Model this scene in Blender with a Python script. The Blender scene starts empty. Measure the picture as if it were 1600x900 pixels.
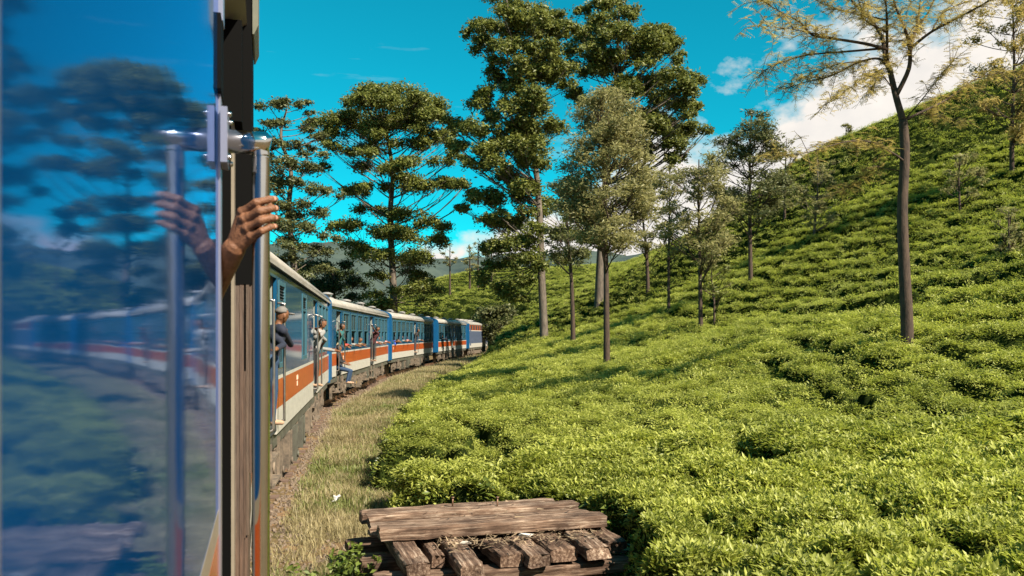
import bpy, bmesh, math, random
import numpy as np
from mathutils import Vector, Matrix

random.seed(7)
RNG = np.random.default_rng(11)
scene = bpy.context.scene
COL = scene.collection
EYE = 2.4            # eye height over the rail heads
FPX = 1330.0         # focal length in photograph pixels (1600 wide)

# ------------------------------------------------------------------ camera
cam_d = bpy.data.cameras.new('camera')
cam = bpy.data.objects.new('camera', cam_d); COL.objects.link(cam)
cam.location = (0, 0, EYE)
cam.rotation_euler = (math.radians(90), 0, 0)
cam_d.sensor_width = 36.0
cam_d.lens = FPX / 1600 * 36.0
cam_d.shift_y = 72 / 1600
cam_d.clip_start = 0.05
cam_d.clip_end = 8000
cam_d.dof.use_dof = True
cam_d.dof.focus_distance = 22.0
cam_d.dof.aperture_fstop = 9.0
scene.camera = cam

# ------------------------------------------------------------------ sky and sun
SUN = Vector((0.55, -0.47, 0.69)).normalized()
world = bpy.data.worlds.new('World'); scene.world = world
world.use_nodes = True
wn, wl = world.node_tree.nodes, world.node_tree.links
wn.clear()
def N(nt, typ, **kw):
    n = nt.nodes.new(typ)
    for k, v in kw.items():
        setattr(n, k, v)
    return n
def MATH(nt, op, a, b=None, clamp=False):
    n = nt.nodes.new('ShaderNodeMath'); n.operation = op; n.use_clamp = clamp
    for i, v in enumerate((a, b)):
        if v is None: continue
        if isinstance(v, (int, float)): n.inputs[i].default_value = v
        else: nt.links.new(v, n.inputs[i])
    return n.outputs[0]
wt = world.node_tree
sky = N(wt, 'ShaderNodeTexSky', sky_type='NISHITA', sun_disc=False)
sky.sun_elevation = math.asin(SUN.z)
sky.sun_rotation = math.atan2(SUN.x, SUN.y)
sky.altitude = 1400; sky.air_density = 1.0; sky.dust_density = 0.4; sky.ozone_density = 1.6
tint = N(wt, 'ShaderNodeMix', data_type='RGBA', blend_type='MULTIPLY')
tint.inputs['Factor'].default_value = 1.0
wl.new(sky.outputs[0], tint.inputs['A']); tint.inputs['B'].default_value = (0.03, 1.22, 1.06, 1)
tc = N(wt, 'ShaderNodeTexCoord')
sep = N(wt, 'ShaderNodeSeparateXYZ'); wl.new(tc.outputs['Generated'], sep.inputs[0])
mapn = N(wt, 'ShaderNodeMapping'); wl.new(tc.outputs['Generated'], mapn.inputs['Vector'])
mapn.inputs['Scale'].default_value = (1, 1, 1.5)
n1 = N(wt, 'ShaderNodeTexNoise'); wl.new(mapn.outputs[0], n1.inputs['Vector'])
n1.inputs['Scale'].default_value = 6.5; n1.inputs['Detail'].default_value = 9; n1.inputs['Roughness'].default_value = 0.58
n1b = N(wt, 'ShaderNodeTexNoise'); wl.new(mapn.outputs[0], n1b.inputs['Vector'])
n1b.inputs['Scale'].default_value = 30; n1b.inputs['Detail'].default_value = 6
# the cloud bank hangs low and stands higher to the right
top = MATH(wt, 'ADD', MATH(wt, 'MULTIPLY', sep.outputs[0], 0.56), 0.132)
wob = MATH(wt, 'ADD', MATH(wt, 'MULTIPLY', MATH(wt, 'SUBTRACT', n1.outputs[0], 0.5), 0.36),
           MATH(wt, 'MULTIPLY', MATH(wt, 'SUBTRACT', n1b.outputs[0], 0.5), 0.06))
dens = MATH(wt, 'SUBTRACT', MATH(wt, 'ADD', top, wob), sep.outputs[2])
dens = MATH(wt, 'MULTIPLY', dens, 22.0, clamp=True)
# thin high streaks
map2 = N(wt, 'ShaderNodeMapping'); wl.new(tc.outputs['Generated'], map2.inputs['Vector'])
map2.inputs['Rotation'].default_value = (0.1, 0.3, 0.5); map2.inputs['Scale'].default_value = (1.2, 2.0, 9.0)
n2 = N(wt, 'ShaderNodeTexNoise'); wl.new(map2.outputs[0], n2.inputs['Vector'])
n2.inputs['Scale'].default_value = 2.2; n2.inputs['Detail'].default_value = 7; n2.inputs['Roughness'].default_value = 0.6
wisp = MATH(wt, 'MULTIPLY', MATH(wt, 'SUBTRACT', n2.outputs[0], 0.60), 1.6, clamp=True)
cov = MATH(wt, 'MAXIMUM', dens, wisp)
shade = N(wt, 'ShaderNodeMix', data_type='RGBA')
wl.new(MATH(wt, 'MULTIPLY', n1b.outputs[0], 0.9, clamp=True), shade.inputs['Factor'])
shade.inputs['A'].default_value = (5.6, 5.5, 5.4, 1); shade.inputs['B'].default_value = (8.6, 7.9, 7.1, 1)
cl = N(wt, 'ShaderNodeMix', data_type='RGBA')
wl.new(cov, cl.inputs['Factor']); wl.new(tint.outputs['Result'], cl.inputs['A']); wl.new(shade.outputs['Result'], cl.inputs['B'])
bg = N(wt, 'ShaderNodeBackground'); bg.inputs['Strength'].default_value = 0.050
wl.new(cl.outputs['Result'], bg.inputs['Color'])
wo = N(wt, 'ShaderNodeOutputWorld'); wl.new(bg.outputs[0], wo.inputs['Surface'])

sun_d = bpy.data.lights.new('sun', 'SUN'); sun_d.energy = 4.6; sun_d.angle = math.radians(0.53)
sun_d.color = (1.0, 0.90, 0.74)
sun_o = bpy.data.objects.new('sun', sun_d); COL.objects.link(sun_o)
sun_o.rotation_euler = SUN.to_track_quat('Z', 'Y').to_euler()
sun_o.location = (40, -10, 40)

vs = scene.view_settings
vs.view_transform = 'Standard'; vs.look = 'None'; vs.exposure = 1.45; vs.gamma = 1.0
vs.use_curve_mapping = False
scene.cycles.max_bounces = 8
scene.cycles.transparent_max_bounces = 12
scene.cycles.use_denoising = True

def at(px, py, y):
    """A point of the place from its pixel in the photograph and its distance ahead."""
    return Vector(((px - 800) / FPX * y, y, EYE + (522 - py) / FPX * y))

# ------------------------------------------------------------------ materials
def mat(name, color, rough=0.6, metal=0.0, var=0.0, scale=6.0, bump=0.0, spec=0.5, coat=0.0, color2=None, stretch=(1, 1, 1), detail=6):
    m = bpy.data.materials.new(name); m.use_nodes = True
    nt = m.node_tree; b = nt.nodes['Principled BSDF']
    b.inputs['Base Color'].default_value = (*color, 1)
    b.inputs['Roughness'].default_value = rough; b.inputs['Metallic'].default_value = metal
    b.inputs['Specular IOR Level'].default_value = spec
    b.inputs['Coat Weight'].default_value = coat; b.inputs['Coat Roughness'].default_value = 0.04
    if var > 0 or bump > 0 or color2:
        t = N(nt, 'ShaderNodeTexCoord'); mp = N(nt, 'ShaderNodeMapping'); nt.links.new(t.outputs['Object'], mp.inputs[0])
        mp.inputs['Scale'].default_value = stretch
        no = N(nt, 'ShaderNodeTexNoise'); nt.links.new(mp.outputs[0], no.inputs['Vector'])
        no.inputs['Scale'].default_value = scale; no.inputs['Detail'].default_value = detail; no.inputs['Roughness'].default_value = 0.65
        c2 = color2 or tuple(c * (1 - var) for c in color)
        c1 = color if color2 else tuple(min(1, c * (1 + var)) for c in color)
        r = N(nt, 'ShaderNodeValToRGB'); nt.links.new(no.outputs[0], r.inputs[0])
        r.color_ramp.elements[0].position = 0.32; r.color_ramp.elements[1].position = 0.68
        r.color_ramp.elements[0].color = (*c2, 1); r.color_ramp.elements[1].color = (*c1, 1)
        nt.links.new(r.outputs[0], b.inputs['Base Color'])
        if bump > 0:
            bp = N(nt, 'ShaderNodeBump'); bp.inputs['Strength'].default_value = bump; bp.inputs['Distance'].default_value = 0.02
            nt.links.new(no.outputs[0], bp.inputs['Height']); nt.links.new(bp.outputs[0], b.inputs['Normal'])
    return m

def foliage(name, dark, light, trans=0.35, attr='rnd', rough=0.5, spec=0.35, tcol=None, inst=False):
    """Leaf material: colour drawn leaf by leaf, part of the light passes through."""
    m = bpy.data.materials.new(name); m.use_nodes = True
    nt = m.node_tree; b = nt.nodes['Principled BSDF']; out = nt.nodes['Material Output']
    r = N(nt, 'ShaderNodeValToRGB')
    r.color_ramp.elements[0].color = (*dark, 1); r.color_ramp.elements[1].color = (*light, 1)
    a = N(nt, 'ShaderNodeAttribute', attribute_name=attr)
    if inst:
        oi = N(nt, 'ShaderNodeObjectInfo')
        f = MATH(nt, 'ADD', MATH(nt, 'MULTIPLY', oi.outputs['Random'], 0.32), MATH(nt, 'MULTIPLY', a.outputs['Fac'], 0.40))
        vo = N(nt, 'ShaderNodeTexVoronoi'); nt.links.new(oi.outputs['Location'], vo.inputs['Vector']); vo.inputs['Scale'].default_value = 0.85   # plant to plant
        sc_ = N(nt, 'ShaderNodeSeparateColor'); nt.links.new(vo.outputs['Color'], sc_.inputs[0])
        f = MATH(nt, 'ADD', f, MATH(nt, 'MULTIPLY', sc_.outputs[0], 0.28))
    else:
        f = a.outputs['Fac']
    nt.links.new(f, r.inputs[0])
    nt.links.new(r.outputs[0], b.inputs['Base Color'])
    b.inputs['Roughness'].default_value = rough; b.inputs['Specular IOR Level'].default_value = spec
    tr = N(nt, 'ShaderNodeBsdfTranslucent')
    if tcol:
        mx = N(nt, 'ShaderNodeMix', data_type='RGBA', blend_type='MULTIPLY'); mx.inputs['Factor'].default_value = 1
        nt.links.new(r.outputs[0], mx.inputs['A']); mx.inputs['B'].default_value = (*tcol, 1)
        nt.links.new(mx.outputs['Result'], tr.inputs['Color'])
    else:
        nt.links.new(r.outputs[0], tr.inputs['Color'])
    ms = N(nt, 'ShaderNodeMixShader'); ms.inputs[0].default_value = trans
    nt.links.new(b.outputs[0], ms.inputs[1]); nt.links.new(tr.outputs[0], ms.inputs[2])
    nt.links.new(ms.outputs[0], out.inputs['Surface'])
    return m

def glass(name, color=(0.55, 0.62, 0.60), alpha=0.5):
    m = bpy.data.materials.new(name); m.use_nodes = True
    nt = m.node_tree; b = nt.nodes['Principled BSDF']; out = nt.nodes['Material Output']
    b.inputs['Base Color'].default_value = (*[c * 0.12 for c in color], 1); b.inputs['Roughness'].default_value = 0.05
    b.inputs['Specular IOR Level'].default_value = 0.8
    t = N(nt, 'ShaderNodeBsdfTransparent'); t.inputs[0].default_value = (*color, 1)
    ms = N(nt, 'ShaderNodeMixShader'); ms.inputs[0].default_value = 1 - alpha
    nt.links.new(b.outputs[0], ms.inputs[1]); nt.links.new(t.outputs[0], ms.inputs[2]); nt.links.new(ms.outputs[0], out.inputs['Surface'])
    return m

# glossy blue coach paint, faintly wavy so that it mirrors the place with a smear
def coach_paint(name, color, rough, ior, wave=0.0):
    m = bpy.data.materials.new(name); m.use_nodes = True
    nt = m.node_tree; b = nt.nodes['Principled BSDF']
    b.inputs['Base Color'].default_value = (*color, 1)
    b.inputs['Roughness'].default_value = rough; b.inputs['IOR'].default_value = ior
    t = N(nt, 'ShaderNodeTexCoord'); no = N(nt, 'ShaderNodeTexNoise'); nt.links.new(t.outputs['Object'], no.inputs['Vector'])
    no.inputs['Scale'].default_value = 3.0; no.inputs['Detail'].default_value = 3
    r = N(nt, 'ShaderNodeValToRGB'); nt.links.new(no.outputs[0], r.inputs[0])
    r.color_ramp.elements[0].position = 0.3; r.color_ramp.elements[1].position = 0.75
    r.color_ramp.elements[0].color = (*[c * 0.8 for c in color], 1); r.color_ramp.elements[1].color = (*color, 1)
    nt.links.new(r.outputs[0], b.inputs['Base Color'])
    if wave:
        mp = N(nt, 'ShaderNodeMapping'); nt.links.new(t.outputs['Object'], mp.inputs[0]); mp.inputs['Scale'].default_value = (4.0, 4.0, 30.0)
        n2 = N(nt, 'ShaderNodeTexNoise'); nt.links.new(mp.outputs[0], n2.inputs['Vector']); n2.inputs['Scale'].default_value = 1.0; n2.inputs['Detail'].default_value = 2
        bp = N(nt, 'ShaderNodeBump'); bp.inputs['Strength'].default_value = wave; bp.inputs['Distance'].default_value = 0.001
        nt.links.new(n2.outputs[0], bp.inputs['Height']); nt.links.new(bp.outputs[0], b.inputs['Normal'])
    return m

M = {}
def film_paint(name, color, tint_, ior, rough, wave):
    """Dark blue paint under a tinted glossy film that mirrors the place at a flat angle."""
    m = bpy.data.materials.new(name); m.use_nodes = True; nt = m.node_tree; out = nt.nodes['Material Output']; nt.nodes.remove(nt.nodes['Principled BSDF'])
    df = N(nt, 'ShaderNodeBsdfDiffuse'); gl = N(nt, 'ShaderNodeBsdfGlossy'); fr = N(nt, 'ShaderNodeFresnel'); ms = N(nt, 'ShaderNodeMixShader')
    df.inputs['Color'].default_value = (*color, 1); gl.inputs['Color'].default_value = (*tint_, 1); fr.inputs['IOR'].default_value = ior
    t = N(nt, 'ShaderNodeTexCoord'); sm = N(nt, 'ShaderNodeTexNoise'); nt.links.new(t.outputs['Object'], sm.inputs['Vector']); sm.inputs['Scale'].default_value = 5; sm.inputs['Detail'].default_value = 8
    mr = N(nt, 'ShaderNodeMapRange'); nt.links.new(sm.outputs[0], mr.inputs[0]); mr.inputs['From Min'].default_value = 0.3; mr.inputs['From Max'].default_value = 0.7; mr.inputs['To Min'].default_value = rough * 0.6; mr.inputs['To Max'].default_value = rough * 1.7
    nt.links.new(mr.outputs[0], gl.inputs['Roughness'])
    mp = N(nt, 'ShaderNodeMapping'); nt.links.new(t.outputs['Object'], mp.inputs[0]); mp.inputs['Scale'].default_value = (3.0, 3.0, 26.0)
    n2 = N(nt, 'ShaderNodeTexNoise'); nt.links.new(mp.outputs[0], n2.inputs['Vector']); n2.inputs['Scale'].default_value = 1.0; n2.inputs['Detail'].default_value = 3
    bp = N(nt, 'ShaderNodeBump'); bp.inputs['Strength'].default_value = wave; bp.inputs['Distance'].default_value = 0.001; nt.links.new(n2.outputs[0], bp.inputs['Height']); nt.links.new(bp.outputs[0], gl.inputs['Normal'])
    nt.links.new(fr.outputs[0], ms.inputs[0]); nt.links.new(df.outputs[0], ms.inputs[1]); nt.links.new(gl.outputs[0], ms.inputs[2]); nt.links.new(ms.outputs[0], out.inputs['Surface'])
    return m
M['near_blue'] = film_paint('near_blue_gloss', (0.001, 0.042, 0.140), (0.54, 0.66, 1.0), 1.58, 0.045, 0.24)
M['near_orange'] = coach_paint('near_orange_gloss', (0.34, 0.062, 0.014), 0.15, 1.5)
M['near_cream'] = mat('near_cream_paint', (0.20, 0.17, 0.13), 0.35, var=0.12, scale=12)
M['blue'] = coach_paint('coach_blue', (0.010, 0.078, 0.17), 0.08, 1.6)
M['blue_end'] = mat('coach_end_blue', (0.006, 0.080, 0.20), 0.35, var=0.12, scale=2)
M['orange'] = mat('coach_orange', (0.34, 0.066, 0.015), 0.28, var=0.16, scale=2.5, stretch=(1, 1, 3), detail=8)
M['white'] = mat('coach_white', (0.42, 0.40, 0.355), 0.4, var=0.12, scale=2.5, stretch=(1, 1, 4), detail=8)
M['teal_frame'] = mat('window_teal_paint', (0.035, 0.105, 0.14), 0.4, var=0.12, scale=3)
M['roof'] = mat('coach_roof', (0.31, 0.29, 0.26), 0.6, color2=(0.18, 0.165, 0.14), scale=1.6, stretch=(0.6, 3, 3), detail=8)
M['roof_top'] = mat('coach_roof_fittings', (0.20, 0.19, 0.18), 0.7, var=0.3)
M['solebar'] = mat('solebar_paint', (0.10, 0.10, 0.075), 0.6, color2=(0.05, 0.045, 0.035), scale=4)
M['gear'] = mat('dusty_running_gear', (0.20, 0.15, 0.105), 0.8, color2=(0.045, 0.036, 0.028), scale=7, bump=0.3)
M['gear_light'] = mat('dusty_grey_gear', (0.22, 0.165, 0.115), 0.8, color2=(0.06, 0.048, 0.036), scale=9)
M['yellow'] = mat('yellow_paint', (0.45, 0.28, 0.05), 0.5, var=0.2)
M['steel'] = mat('worn_steel', (0.32, 0.30, 0.28), 0.35, metal=0.9, var=0.2, scale=10)
M['chrome'] = mat('polished_handrail', (0.58, 0.57, 0.53), 0.10, metal=1.0, var=0.05, scale=25)
M['black'] = mat('dull_black', (0.003, 0.003, 0.003), 0.7, spec=0.05)
M['dark'] = mat('dark_interior', (0.03, 0.035, 0.035), 0.8)
M['inner'] = mat('interior_panel', (0.20, 0.22, 0.20), 0.7, var=0.2)
M['seat'] = mat('seat_cloth', (0.05, 0.07, 0.12), 0.85)
M['glass'] = glass('window_glass')
M['alu'] = mat('door_trim_alloy', (0.34, 0.34, 0.42), 0.30, metal=0.75, var=0.10, scale=8, stretch=(1, 1, 0.2))
M['teak'] = mat('weathered_door_wood', (0.10, 0.06, 0.04), 0.6, color2=(0.04, 0.025, 0.018), scale=14, stretch=(6, 6, 0.5), bump=0.3)
M['teak2'] = mat('pale_door_wood', (0.10, 0.066, 0.045), 0.6, color2=(0.04, 0.026, 0.019), scale=14, stretch=(6, 6, 0.5), bump=0.3)
M['olive'] = mat('olive_metal', (0.10, 0.10, 0.07), 0.5, var=0.25)
M['loco_grey'] = mat('loco_blue_grey', (0.07, 0.09, 0.14), 0.4, var=0.15, scale=2)
M['rail'] = mat('rusty_rail', (0.18, 0.10, 0.06), 0.5, metal=0.5, var=0.3, scale=12)
# trees and ground
M['euc'] = foliage('eucalyptus_leaves', (0.042, 0.062, 0.014), (0.240, 0.250, 0.050), 0.36)
M['euc_dark'] = foliage('dark_broad_leaves', (0.020, 0.038, 0.012), (0.075, 0.100, 0.024), 0.28)
M['pale'] = foliage('feathery_olive_leaves', (0.130, 0.130, 0.050), (0.370, 0.340, 0.130), 0.48)
M['gold'] = foliage('golden_feathery_leaves', (0.220, 0.175, 0.055), (0.520, 0.410, 0.120), 0.50)
M['scrub'] = foliage('scrub_leaves', (0.055, 0.070, 0.025), (0.170, 0.170, 0.060), 0.35)
M['bark'] = mat('pale_bark', (0.15, 0.118, 0.088), 0.85, color2=(0.04, 0.03, 0.024), scale=5, stretch=(1, 1, 0.3), bump=0.5)
M['bark_dark'] = mat('dark_bark', (0.075, 0.045, 0.029), 0.9, color2=(0.020, 0.012, 0.008), scale=14, stretch=(1, 1, 0.25), bump=1.0)
M['tea'] = foliage('tea_leaves', (0.100, 0.128, 0.020), (0.550, 0.558, 0.125), 0.42, inst=True, rough=0.45, spec=0.3, tcol=(1.0, 1.08, 0.7))
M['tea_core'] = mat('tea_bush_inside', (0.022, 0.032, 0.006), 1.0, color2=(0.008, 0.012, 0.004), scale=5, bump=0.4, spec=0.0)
M['grass'] = foliage('dry_grass_blades', (0.120, 0.105, 0.040), (0.44, 0.36, 0.19), 0.35, inst=True)
M['weed'] = foliage('green_weed_leaves', (0.050, 0.085, 0.012), (0.17, 0.21, 0.035), 0.35)
M['grass_green'] = foliage('green_grass_blades', (0.080, 0.110, 0.022), (0.24, 0.26, 0.07), 0.35, inst=True)

def set3(o, label=None, category=None, group=None, kind=None):
    if label: o['label'] = label
    if category: o['category'] = category
    if group: o['group'] = group
    if kind: o['kind'] = kind
    return o
def empty(name, loc=(0, 0, 0), rz=0.0, **kw):
    o = bpy.data.objects.new(name, None); COL.objects.link(o)
    o.location = loc; o.rotation_euler = (0, 0, rz); o.empty_display_size = 0.2
    return set3(o, **kw)
def link(name, me, material=None, parent=None, loc=None, rz=0.0, **kw):
    o = bpy.data.objects.new(name, me); COL.objects.link(o)
    if material is not None and len(me.materials) == 0:
        me.materials.append(M[material] if isinstance(material, str) else material)
    if parent: o.parent = parent
    if loc is not None: o.location = loc
    o.rotation_euler = (0, 0, rz)
    return set3(o, **kw)
def fast_mesh(name, verts, faces, smooth=False, rnd=None):
    """verts (n,3) array; faces (m,k) array of one polygon size."""
    me = bpy.data.meshes.new(name)
    v = np.asarray(verts, dtype=np.float32); f = np.asarray(faces, dtype=np.int32)
    me.vertices.add(len(v)); me.vertices.foreach_set('co', v.ravel())
    m, k = f.shape
    me.loops.add(m * k); me.loops.foreach_set('vertex_index', f.ravel())
    me.polygons.add(m); me.polygons.foreach_set('loop_start', np.arange(0, m * k, k, dtype=np.int32))
    try: me.polygons.foreach_set('loop_total', np.full(m, k, dtype=np.int32))
    except Exception: pass
    if smooth: me.polygons.foreach_set('use_smooth', np.ones(m, dtype=bool))
    if rnd is not None:
        a = me.attributes.new('rnd', 'FLOAT', 'FACE'); a.data.foreach_set('value', np.asarray(rnd, dtype=np.float32))
    me.update(calc_edges=True)
    return me

class MB:
    """Collects boxes, tubes and rings for one mesh."""
    def __init__(self): self.bm = bmesh.new(); self.mi = 0
    def face(self, vs):
        try:
            f = self.bm.faces.new(vs); f.material_index = self.mi; return f
        except ValueError: return None
    def box(self, x0, x1, y0, y1, z0, z1, mi=None):
        if mi is not None: self.mi = mi
        v = [self.bm.verts.new((x, y, z)) for x in (x0, x1) for y in (y0, y1) for z in (z0, z1)]
        for q in ((0, 1, 3, 2), (4, 6, 7, 5), (0, 4, 5, 1), (2, 3, 7, 6), (0, 2, 6, 4), (1, 5, 7, 3)):
            self.face([v[i] for i in q])
        return self
    def tube(self, pts, radii, n=10, cap=True, smooth=True):
        pts = [Vector(p) for p in pts]
        if not hasattr(radii, '__len__'): radii = [radii] * len(pts)
        rings = []; up = None
        for i, p in enumerate(pts):
            d = (pts[min(i + 1, len(pts) - 1)] - pts[max(i - 1, 0)])
            if d.length < 1e-9: d = Vector((0, 0, 1))
            d.normalize()
            if up is None:
                up = Vector((1, 0, 0)) if abs(d.x) < 0.8 else Vector((0, 1, 0))
            up = (up - d * up.dot(d)).normalized(); w = d.cross(up)
            rings.append([self.bm.verts.new(p + (up * math.cos(a) + w * math.sin(a)) * radii[i]) for a in (2 * math.pi * k / n for k in range(n))])
        for a, b in zip(rings, rings[1:]):
            for k in range(n):
                f = self.face([a[k], a[(k + 1) % n], b[(k + 1) % n], b[k]])
                if f and smooth: f.smooth = True
        if cap:
            self.face(list(reversed(rings[0]))); self.face(rings[-1])
        return self
    def prism(self, prof, x0, x1, smooth=False):
        """Profile of (y, z) points run along x."""
        a = [self.bm.verts.new((x0, y, z)) for y, z in prof]; b = [self.bm.verts.new((x1, y, z)) for y, z in prof]
        n = len(prof)
        for k in range(n):
            f = self.face([a[k], b[k], b[(k + 1) % n], a[(k + 1) % n]])
            if f and smooth: f.smooth = True
        self.face(list(reversed(a))); self.face(b)
        return self
    def mesh(self, name, mats=()):
        bmesh.ops.recalc_face_normals(self.bm, faces=self.bm.faces)
        me = bpy.data.meshes.new(name); self.bm.to_mesh(me); self.bm.free()
        for m in mats: me.materials.append(M[m] if isinstance(m, str) else m)
        return me
    def obj(self, name, material, parent=None, **kw):
        ms = material if isinstance(material, (list, tuple)) else [material]
        return link(name, self.mesh(name, ms), None, parent, **kw)

# ------------------------------------------------------------------ noise
def _hash(ix, iy, seed):
    h = (ix.astype(np.int64) * 374761393 + iy.astype(np.int64) * 668265263 + seed * 1442695041) & 0x7fffffff
    h = ((h ^ (h >> 13)) * 1274126177) & 0x7fffffff
    return ((h ^ (h >> 16)) & 0xffff) / 65535.0
def vnoise(x, y, seed=0):
    x = np.asarray(x, float); y = np.asarray(y, float)
    ix, iy = np.floor(x), np.floor(y); fx, fy = x - ix, y - iy
    fx = fx * fx * (3 - 2 * fx); fy = fy * fy * (3 - 2 * fy)
    a = _hash(ix, iy, seed); b = _hash(ix + 1, iy, seed); c = _hash(ix, iy + 1, seed); d = _hash(ix + 1, iy + 1, seed)
    return (a * (1 - fx) + b * fx) * (1 - fy) + (c * (1 - fx) + d * fx) * fy
def fbm(x, y, seed=0, oct=4):
    s = 0; a = 0.5
    for i in range(oct):
        s = s + a * vnoise(x * 2 ** i, y * 2 ** i, seed + i * 17); a *= 0.5
    return s
def sstep(a, b, x):
    t = np.clip((x - a) / (b - a), 0, 1); return t * t * (3 - 2 * t)
def worley(x, y, seed=0):
    ix, iy = np.floor(x), np.floor(y); best = np.full(np.shape(x), 9.0); second = best.copy()
    for dx in (-1, 0, 1):
        for dy in (-1, 0, 1):
            cx, cy = ix + dx, iy + dy
            px = cx + 0.15 + 0.7 * _hash(cx, cy, seed); py = cy + 0.15 + 0.7 * _hash(cx, cy, seed + 5)
            d = np.hypot(x - px, y - py)
            second = np.where(d < best, best, np.minimum(second, d)); best = np.minimum(best, d)
    return best, second

# ------------------------------------------------------------------ lie of the land
# near side of the train against distance ahead
SIDE = [(-40, 8.2), (-12, 3.2), (0, -0.10), (8.6, -2.80), (26.6, -5.72), (27.9, -6.0), (47.6, -6.9), (49, -7.0), (68.5, -6.35), (70, -6.15),
        (88, -4.7), (89.3, -4.55), (104, -3.0), (120, -0.3), (140, 5.5)]
def side_x(y): return np.interp(y, [p[0] for p in SIDE], [p[1] for p in SIDE])
EDGE = [(-40, 10.5), (-5, 3.2), (3, 0.75), (9.3, 1.0), (10.3, 0.85), (11.3, -1.35), (13.2, -1.55), (15.6, -2.3), (19, -2.55), (25, -2.9), (33, -3.0), (45, -3.3),
        (60, -3.2), (76, -2.3), (92, -0.6), (104, 1.6), (118, 4.0), (140, 12)]
def edge_x(y): return np.interp(y, [p[0] for p in EDGE], [p[1] for p in EDGE])
_cp = [(1200, 900, 5.2), (1600, 900, 5.2), (1000, 885, 6.3), (1000, 790, 9.2), (1300, 750, 8.7), (1600, 762, 8),
       (700, 722, 12.6), (900, 692, 13), (1200, 650, 13), (1600, 622, 12.5), (650, 655, 17.5), (900, 625, 19), (1200, 580, 19), (1418, 508, 18),
       (1600, 525, 16.5), (700, 590, 33), (947, 562, 28), (1095, 518, 35), (1250, 482, 30), (1440, 445, 26), (1600, 425, 22),
       (760, 553, 70), (850, 528, 58), (935, 494, 60), (1010, 430, 66), (1172, 438, 43), (1010, 485, 50), (1300, 400, 41), (1450, 352, 39),
       (1580, 285, 40), (1250, 332, 58), (1400, 255, 54), (1500, 203, 56), (1600, 112, 62), (1532, 125, 64), (1436, 165, 70), (1330, 209, 78), (1262, 238, 84), (1120, 350, 92), (980, 416, 98),
       (850, 470, 108), (780, 446, 128), (700, 466, 122), (740, 424, 152), (660, 470, 135)]
_pts = [((px - 800) / FPX * y, y, EYE + (522 - py) / FPX * y) for px, py, y in _cp]
_pts += [(7, 2, 1.35), (4, -8, 0.9), (14, 4, 3.2), (24, 14, 7.5), (32, 30, 13.0), (48, 44, 22), (30, 4, 9), (60, 75, 27), (45, 95, 24), (36, 110, 21), (22, 120, 15),
         (10, 135, 11), (30, 150, 16), (70, 130, 25), (-10, 175, 14), (90, 60, 30), (60, 20, 18)]
_P = np.array(_pts)
def _k(r): return np.where(r > 1e-9, r * r * np.log(np.maximum(r, 1e-9)), 0)
_n = len(_P); _S = 20.0
_A = np.zeros((_n + 3, _n + 3))
_d = np.hypot(_P[:, None, 0] - _P[None, :, 0], _P[:, None, 1] - _P[None, :, 1]) / _S
_A[:_n, :_n] = _k(_d) + np.eye(_n) * 0.015
_A[:_n, _n] = 1; _A[:_n, _n + 1:] = _P[:, :2] / _S; _A[_n:, :_n] = _A[:_n, _n:].T
_w = np.linalg.solve(_A, np.concatenate([_P[:, 2], [0, 0, 0]]))
def canopy0(x, y):
    """Smooth height of the plucking table of the tea."""
    x = np.asarray(x, float); y = np.asarray(y, float)
    xf, yf = x.ravel(), y.ravel(); out = np.empty(len(xf))
    for i in range(0, len(xf), 60000):
        a, b = xf[i:i + 60000], yf[i:i + 60000]
        r = np.hypot(a[:, None] - _P[None, :, 0], b[:, None] - _P[None, :, 1]) / _S
        out[i:i + 60000] = _k(r) @ _w[:_n] + _w[_n] + a / _S * _w[_n + 1] + b / _S * _w[_n + 2]
    return np.clip(out, -2, 45).reshape(x.shape)
BUSH_H = 0.85
def tea_side(x, y):
    """Metres into the tea garden from its ragged edge."""
    e = x - edge_x(y) + (fbm(x * 0.9, y * 0.9, 3) - 0.47) * 1.1
    far = sstep(106, 118, y)
    return e * (1 - far) + far * np.minimum((x + 22) * 0.6, 8)
def ground(x, y, c=None):
    x = np.asarray(x, float); y = np.asarray(y, float)
    c = canopy0(x, y) if c is None else c
    e = tea_side(x, y); w = sstep(-1.3, 0.6, e)
    s = side_x(y)
    flat = -0.18 + 0.16 * (fbm(x * 0.7, y * 0.7, 9) - 0.5) + 0.10 * sstep(0.4, 2.0, x - s)
    left = s - 3.3 - x
    flat = flat - np.clip(left, 0, 45) * 0.30 - 0.15 * sstep(0.5, 2.5, left)
    g = flat * (1 - w) + (c - BUSH_H) * w
    far = sstep(170, 320, np.hypot(x, y))
    g = g * (1 - far) + far * (-14 + 10 * fbm(x * 0.006, y * 0.006, 21))
    return g
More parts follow.
